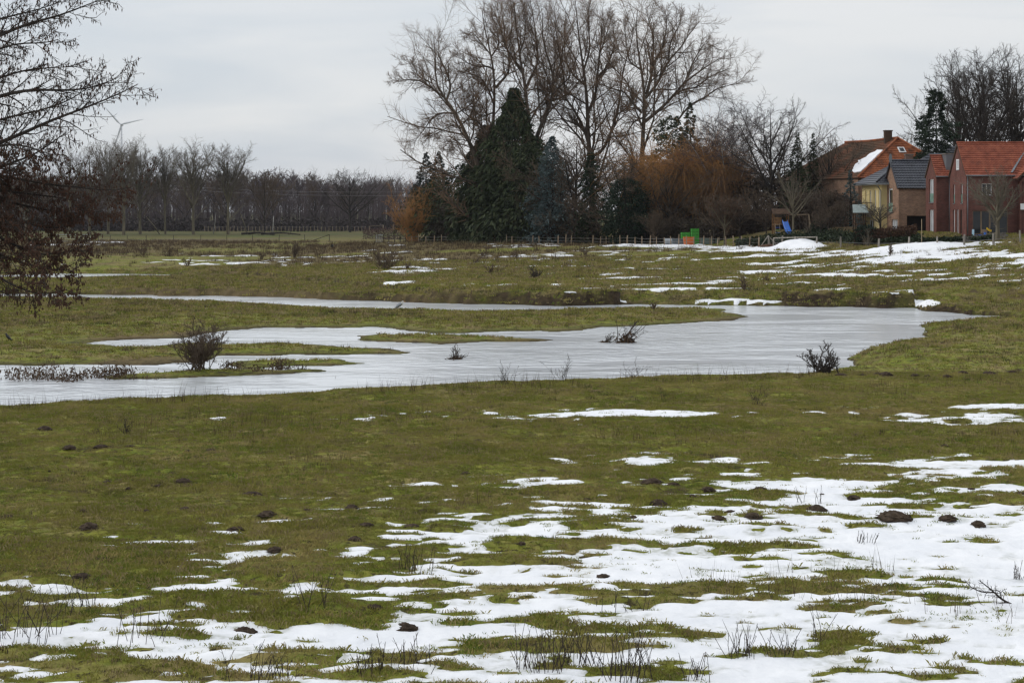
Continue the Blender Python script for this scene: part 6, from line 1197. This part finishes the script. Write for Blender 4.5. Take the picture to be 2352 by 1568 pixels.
for i in range(26):
    x = 35+i*14.5+rr_.uniform(-5, 5) if i < 20 else rr_.uniform(520, 740); y = (868+rr_.uniform(-8, 8)-.012*x) if i < 20 else rr_.uniform(845, 858)
    p = at(x, y, .02); k = p[1]/F; p = (p[0], p[1], max(0.0, gz(*p))); rng = np.random.default_rng(200+i); h = rr_.uniform(14, 44)*k; n = 55
    t = empty('dead_reed_clump', p, 'brown clump of dead weed standing in the shallow left river', 'weeds', 'dead weed clumps in the shallow left river'); st = 9; P0 = rng.normal(size=(st, 3))*[.25, .25, 0]; P0[:, 2] = -.1; d = np.stack([rng.normal(size=st)*.25, rng.normal(size=st)*.2, np.ones(st)], 1); C_ = np.stack([P0, P0+d*h*.5, P0+d*h*(.7+.5*rng.random((st, 1)))], 1); v, f = tubes([(C_, np.tile([.012, .010, .006], (st, 1)), 3)]); mesh_np('stems', v, f, M['brown_twig'], t)
    pos = P0[rng.integers(0, st, n)]+rng.normal(size=(n, 3))*[.14, .14, 0]; pos[:, 2] = h*(rng.random(n)**1.5)*.85; v, f = sprays(rng, pos, np.stack([rng.normal(size=n), rng.normal(size=n), -.4*np.ones(n)], 1), .16, .05, .4); mesh_np('dead_leaves', v, f, mat_bw, t)

# ------------------------------------------------------------------ molehills
mole_m = mat_noise('mole_soil', [(.036, .025, .017), (.085, .060, .040)], scale=9, bump=.8, bscale=30)
ml = []
for x, y, w_ in [(415, 165, 100), (600, 160, 90), (780, 158, 70), (640, 375, 80), (945, 392, 75), (1090, 372, 110), (1105, 530, 90), (500, 540, 75), (530, 645, 160), (680, 768, 80), (45, 577, 90), (490, 932, 120), (1830, 535, 60), (870, 545, 70), (1120, 187, 50), (1260, 185, 90), (265, 58, 120), (1500, 448, 130), (1640, 775, 130), (1590, 565, 130), (1460, 1275, 170), (770, 405, 50), (295, 305, 40), (1410, 650, 110)]: ml.append((x/2.5947, 963.7+y/2.5947, w_/2.5947, 0))
for x, y, w_ in [(60, 535, 120), (150, 625, 100), (80, 715, 120), (1195, 303, 70), (740, 320, 80), (1560, 945, 120), (195, 1120, 120), (375, 1225, 90), (400, 1255, 150), (1850, 375, 150), (1980, 390, 90), (1460, 475, 60), (1890, 500, 120), (1740, 585, 70), (420, 638, 130), (1070, 735, 80), (1400, 710, 80)]: ml.append((784+x/2.5947, 963.7+y/2.5947, w_/2.5947, 1))
for x, y, w_ in [(60, 458, 70), (150, 418, 120), (460, 420, 110), (285, 550, 80), (420, 575, 140), (800, 545, 150), (1260, 590, 250), (1580, 590, 140), (1020, 470, 100), (1720, 412, 60), (1760, 635, 130), (2010, 440, 80), (1030, 95, 60), (1565, 152, 60), (830, 445, 40), (210, 592, 110)]: ml.append((1568+x/2.5947, 963.7+y/2.5947, w_/2.5947, 2))
for x, y, w_ in [(1600, 1020, 80), (1690, 1025, 60), (1740, 1028, 40), (1400, 1020, 130), (1240, 1018, 70), (1090, 1020, 110), (1820, 1025, 80), (1930, 1005, 90), (2110, 1010, 120), (2270, 995, 80), (1340, 1005, 60)]: ml.append((1568+x/3.0, 522.7+y/3.0, w_/3.0, 3))
mm = [lump(random.Random(300+i), 1, .8, .55, n=22, rough=.34, rings=11) for i in range(5)]; mme = []
for V, Fc in mm:
    me = bpy.data.meshes.new('molehill'); me.from_pydata(V, [], Fc); me.polygons.foreach_set('use_smooth', [True]*len(me.polygons)); me.materials.append(mole_m); mme.append(me)
mlab = {0: ('brown molehill on the open grass in the left near meadow', 'molehills on the left near meadow'), 1: ('brown molehill among the grass and snow in the middle of the near meadow', 'molehills in the middle of the near meadow'), 2: ('brown molehill on the snowy right side of the near meadow', 'molehills on the snowy right near meadow'), 3: ('dark molehill in the row on the right river bank beside the thorn bush', 'molehills in the row on the right bank')}
for i, (x, y, w_, g) in enumerate(ml):
    p = gpt(x, y+1); r = w_*.45*p[1]/F; o = bpy.data.objects.new('molehill', mme[i % 5]); COL.objects.link(o); top = max(0, float(sample(GT, np.array([p[0]]), np.array([p[1]]))[0])); o.location = (p[0], p[1], p[2]+top*.5-.01); rnd = random.Random(i); o.rotation_euler = (0, 0, rnd.random()*6.28); s = r*1.0; o.scale = (s*rnd.uniform(.9, 1.1), s*rnd.uniform(.9, 1.1), min(s, .36)*rnd.uniform(.65, 1.0)); tag(o, mlab[g][0], 'molehill', mlab[g][1])

# ------------------------------------------------------------------ dry stalks, fallen branch
ds = [(60, 1470, 120, 130, 34), (170, 1400, 90, 100, 22), (330, 1480, 110, 110, 12), (720, 1390, 110, 60, 10), (960, 1310, 70, 90, 22), (850, 1545, 60, 60, 22), (930, 1530, 70, 120, 24), (1240, 1540, 110, 110, 40), (1330, 1530, 90, 80, 30), (1440, 1560, 120, 120, 40), (1700, 1505, 70, 60, 26), (1790, 1500, 70, 60, 16), (1880, 1475, 110, 30, 5), (1990, 1250, 34, 40, 20), (1600, 1560, 70, 60, 18), (570, 1560, 90, 110, 18), (2340, 1330, 50, 30, 14), (1420, 1400, 60, 120, 14), (1860, 1160, 50, 60, 10), (650, 1560, 60, 60, 14)]
for i, (x, y, h, w_, n) in enumerate(ds):
    rng = np.random.default_rng(400+i); p = gpt(x, y); k = p[1]/F; hh = h*k; wr = w_*k*.5
    P0 = np.stack([p[0]+rng.uniform(-1, 1, n)*wr, p[1]+rng.uniform(-1, 1, n)*wr*.9, np.zeros(n)], 1); P0[:, 2] = sample(GZ, P0[:, 0], P0[:, 1])-.03; d = np.stack([rng.normal(size=n)*.22, rng.normal(size=n)*.2, np.ones(n)], 1); L = hh*(.35+.75*rng.random(n))[:, None]; C_ = np.stack([P0, P0+d*L*.5, P0+(d+rng.normal(size=(n, 3))*[.08, .08, 0])*L], 1)
    R = np.tile([.0055, .0045, .003], (n, 1)); g = [(C_, R, 3)]; g.append((*spawn(rng, C_, R, 2, .45, .95, 32, 12, .22, .3, 3, .1, .02, .7, .0025), 3)); b = np.array(p); v, f = tubes(g)
    t = mesh_np('dry_stalks', v-b, f, M['dark_twig'], None, loc=p); tag(t, f"{['sparse', 'dense', 'leaning', 'short', 'tall'][i % 5]} clump of dry dark weed stalks standing {['in grass at the bottom left corner', 'in grass above the bottom left corner', 'in snow right of the left corner stalks', 'beside the left middle snow tongue', 'on the grassy hummock left of centre', 'at the bottom edge left of centre', 'in bottom snow left of the middle clump', 'in the bottom middle snow', 'behind the bottom middle clump', 'at the bottom edge right of the middle', 'on the dark hummock at bottom right', 'right of the dark hummock stalks', 'alone in right-hand snow as two tall stems', 'at the right end of the long hummock', 'at the bottom edge below the dark hummock', 'at the bottom edge near the left', 'on the hummock at the right edge', 'on the hummocks of the middle snow', 'among the right-hand molehills', 'at the bottom edge beside the left ones'][i]}", 'weed stalks', 'clumps of dry stalks in the near meadow')
p = np.array(gpt(2352, 1394)); b0 = p.copy(); kx = p[1]/F
def fb(x, y, dz=0): return np.array([(1568+x/2.5947-CX)/F*p[1], p[1]+dz, p[2]-(963.7+y/2.5947-1391)*kx])
gg = np.array(fb(1985, 1105)); g = grow(np.random.default_rng(5), roots_from([([fb(1985, 1105), fb(1900, 1062), fb(1850, 1012), fb(1770, 950)], .022, .006), ([fb(1930, 1080), fb(1850, 1082, -.1), fb(1780, 1098, -.2), fb(1650, 1105, -.3)], .014, .004), ([fb(1860, 1020), fb(1800, 1030, .1), fb(1740, 1010, .2), fb(1700, 960, .2)], .012, .004), ([fb(1900, 1062), fb(1880, 1000, -.1), fb(1800, 985, -.2)], .01, .004)], 9), [lev(9, .15, 1, 50, .3, 4, .15, 0, .6, .005), lev(4, .2, 1, 45, .4, 3, .15, 0, .7, .0035)], 5)
woody('fallen_branch', g, 1, M['dark_bark'], M['dark_twig'], tuple(gg), 'dark dead branch with curling twigs lying on the snow at the right', 'branch', trunk_name='limb', crown_name='twigs')

# ------------------------------------------------------------------ birds
M['crow'] = mat_plain('crow_black', (.010, .010, .012), .5, .4)
def bird_body(path, radii, mat, parent, name='body', sides=10): return MB().tube(path, radii, sides).build(name, mat, parent, smooth=True)
p = np.array(gpt(17, 783)); t = empty('crow', p, 'black crow standing on the grass at the left edge', 'crow'); q = lambda x, z, y=0: tuple(p+[x, y, z])
bird_body([q(.26, .03), q(.20, .07), q(.12, .13), q(.04, .20), q(-.02, .27), q(-.04, .32), q(-.05, .36), q(-.075, .375), q(-.10, .365), q(-.145, .35)], [.012, .03, .055, .075, .068, .048, .042, .038, .018, .004], M['crow'], t)
for s in (-.03, .03): MB().tube([q(.06, .16, s), q(.05, .08, s), q(.06, 0, s), q(.01, -.0, s)], [.018, .008, .007, .004], 5).build('leg', M['crow'], t)
for s in (-.06, .06): MB().tube([q(-.01, .26, s*.9), q(.08, .18, s), q(.17, .10, s*.8), q(.25, .05, s*.3)], [.02, .035, .03, .008], 6).build('wing', M['crow'], t, smooth=True)
D_ = 250; p = np.array(atD(762, 567, D_)); t = empty('crow', p, 'black crow flying low over the far meadow', 'crow'); q = lambda x, z, y=0: tuple(p+[x*1.5, y*1.5, z*1.5])
bird_body([q(.26, -.10), q(.18, -.07), q(.05, -.02), q(-.08, .03), q(-.14, .05), q(-.2, .05)], [.03, .05, .07, .06, .04, .005], M['crow'], t)
for s in (-1, 1):
    m = MB(); m.prism([q(-.05, .04, 0), q(-.08, .14, s*.2), q(.02, .22, s*.38), q(.12, .2, s*.42), q(.16, .08, s*.2), q(.12, .0, 0)], (0, 0, .02)); m.build('wing', M['crow'], t)
p = np.array(gpt(918, 711)); p[2] = max(p[2], 0.0); t = empty('heron', p, 'grey heron standing hunched on the mud bar beside the channel', 'heron'); hg_ = mat_plain('heron_grey', (.22, .235, .26), .8, .2); hwm = mat_plain('heron_white', (.62, .62, .60), .8, .2); hor = mat_plain('heron_bill', (.62, .30, .06), .5, .4); q = lambda x, z, y=0: tuple(p+[x, y, z])
bird_body([q(-.34, .10), q(-.26, .15), q(-.14, .24), q(.0, .33), q(.10, .38), q(.16, .38)], [.015, .06, .11, .125, .10, .05], hg_, t)
bird_body([q(.13, .33), q(.17, .40), q(.15, .47), q(.17, .53), q(.21, .555), q(.26, .55)], [.07, .055, .045, .04, .042, .03], hwm, t, 'neck')
bird_body([q(.25, .552), q(.33, .545), q(.42, .535)], [.02, .014, .003], hor, t, 'bill', 6); MB().tube([q(.25, .585), q(.17, .59), q(.08, .56)], [.008, .014, .003], 5).build('crest', M['crow'], t)
for s in (-.03, .04): MB().tube([q(-.02, .25, s), q(-.03, .12, s), q(.0, -.02, s), q(.06, -.02, s)], [.022, .010, .009, .004], 5).build('leg', hor, t)
for s in (-.09, .09): MB().tube([q(.10, .37, s), q(-.05, .30, s*1.15), q(-.22, .18, s*.9), q(-.36, .08, s*.4)], [.03, .06, .05, .01], 7).build('wing', hg_, t, smooth=True)

# ------------------------------------------------------------------ brown weeds of the far meadow (uncountable)
def weed_mesh(rng, n, h, w, spread):
    V = []; Fc = []
    for i in range(n):
        a = rng.random()*6.283; r = spread*math.sqrt(rng.random()); x, y = r*math.cos(a), r*math.sin(a); L = h*(.4+.8*rng.random()); tx, ty = x+rng.normal()*L*.2, y+rng.normal()*L*.2; c = rng.random()*6.283; k = len(V)
        V += [(x-math.cos(c)*w/2, y-math.sin(c)*w/2, -.02), (x+math.cos(c)*w/2, y+math.sin(c)*w/2, -.02), (tx, ty, L)]; Fc += [(k, k+1, k+2)]
    return V, Fc
pr = [weed_mesh(rg, 14, .45, .035, .35) for _ in range(4)]
X, Y = wedge(rg, 60000, 125, 330, .36); wv = sample(weedy, X, Y)*.55+.25*(fbm(X*.15, Y*.15, 3, 510) > .55); k = (rg.random(len(X)) < wv) & keep_land(X, Y, False, .25) & ((X/Y*F+CX < 1600) | (rg.random(len(X)) < .5)) & (Y < np.interp(CX+F*X/Y, FX, FD)); X, Y = X[k], Y[k]
scatter_object('dry_weeds', 'brown dry weeds of the far meadow', 'weeds', pr, X, Y, (.4+.8*rg.random(len(X)))*np.clip(Y/200, .5, 1.2), [gm4, gm3, gm4, gm4], seed=3)
pr = [weed_mesh(rg, 7, .22, .016, .16) for _ in range(4)]
X, Y = wedge(rg, 9000, 66, 130, .36); Z = sample(GZ, X, Y); k = (Z > .03) & (Z < .42) & (fbm(X*.25, Y*.25, 3, 520) > .47); X, Y = X[k], Y[k]
scatter_object('shore_weeds', 'dead brown weeds along the flooded margins', 'weeds', pr, X, Y, .5+.9*rg.random(len(X)), [gm4], seed=4)
pr = [weed_mesh(rg, 5, .38, .010, .16) for _ in range(4)]
X, Y = wedge(rg, 5000, 24, 66, .345); k = fbm(X*.22, Y*.22, 3, 530) > .60; X, Y = X[k], Y[k]; k = keep_land(X, Y, False, .2); X, Y = X[k], Y[k]
scatter_object('thin_stalks', 'thin brown stalks scattered through the near meadow', 'weeds', pr, X, Y, .4+.8*rg.random(len(X)), [gm4], seed=6)
# dead tussocks that roughen the turf
pr = [weed_mesh(rg, 26, .10, .014, .16) for _ in range(4)]
X, Y = wedge(rg, 26000, 21, 130, .36); k = (fbm(X*.28, Y*.34, 4, 560) > .545) & keep_land(X, Y, True, .2); X, Y = X[k], Y[k]
scatter_object('dead_tussocks', 'low dark dead tussocks roughening the turf', 'grass', pr, X, Y, (.5+.9*rg.random(len(X)))*np.clip(Y/60, .7, 1.8), [blade_mat('tussock_dark', [(.035, .030, .012), (.075, .062, .026)], 1.5), gm4, blade_mat('tussock_green', [(.040, .055, .012), (.085, .095, .022)], 1.5), gm3], seed=11)
# reed-like stalks fringing the near bank
xb = rg.uniform(0, 2000, 520); yb = np.interp(xb, [p[0] for p in near_bank], [p[1] for p in near_bank])+rg.uniform(4, 16, 520); XY = np.array([gpt(a, b)[:2] for a, b in zip(xb, yb)])
k = fbm(XY[:, 0]*.3, XY[:, 1]*.0, 3, 540) > .44
scatter_object('bank_stalks', 'thin dry stalks fringing the near river bank', 'weeds', [weed_mesh(rg, 4, .6, .012, .2) for _ in range(3)], XY[k, 0], XY[k, 1], .4+.8*rg.random(k.sum()), [gm4], seed=7)

# ordinals along each row, so that every label points to one thing
ORD = 'leftmost second third fourth fifth sixth seventh eighth ninth tenth eleventh twelfth thirteenth fourteenth fifteenth sixteenth seventeenth eighteenth nineteenth twentieth twenty-first twenty-second twenty-third twenty-fourth twenty-fifth twenty-sixth'.split()
for gname, txt in (('dead weed clumps in the shallow left river', 'brown clump of dead weed in the shallow left river'), ('molehills on the left near meadow', 'brown molehill on the grass of the left near meadow'), ('molehills in the middle of the near meadow', 'brown molehill among grass and snow in the middle near meadow'), ('molehills on the snowy right near meadow', 'brown molehill on the snowy right near meadow'), ('molehills in the row on the right bank', 'dark molehill in the row on the right river bank')):
    L_ = sorted([o for o in bpy.data.objects if o.parent is None and o.get('group') == gname], key=lambda o: o.location.x/o.location.y)
    for i, o in enumerate(L_): o['label'] = txt+', '+(ORD[i] if i == 0 else ORD[i]+' from the left')

# ------------------------------------------------------------------ thin winter haze, one even box of air
hz = MB().box(-14000, 14000, -60, 9000, -2.5, 190).build('haze', mat_plain('haze_skin', (1, 1, 1)), None); tag(hz, 'thin pale winter haze over the meadows', 'haze', kind='stuff')
hm = bpy.data.materials.new('winter_haze'); hm.use_nodes = True; hn = hm.node_tree.nodes; hn.remove(hn['Principled BSDF']); pv = hn.new('ShaderNodeVolumePrincipled'); pv.inputs['Color'].default_value = (.86, .90, 1.0, 1); pv.inputs['Density'].default_value = .00005
hm.node_tree.links.new(pv.outputs[0], hn['Material Output'].inputs['Volume']); hz.data.materials.clear(); hz.data.materials.append(hm)
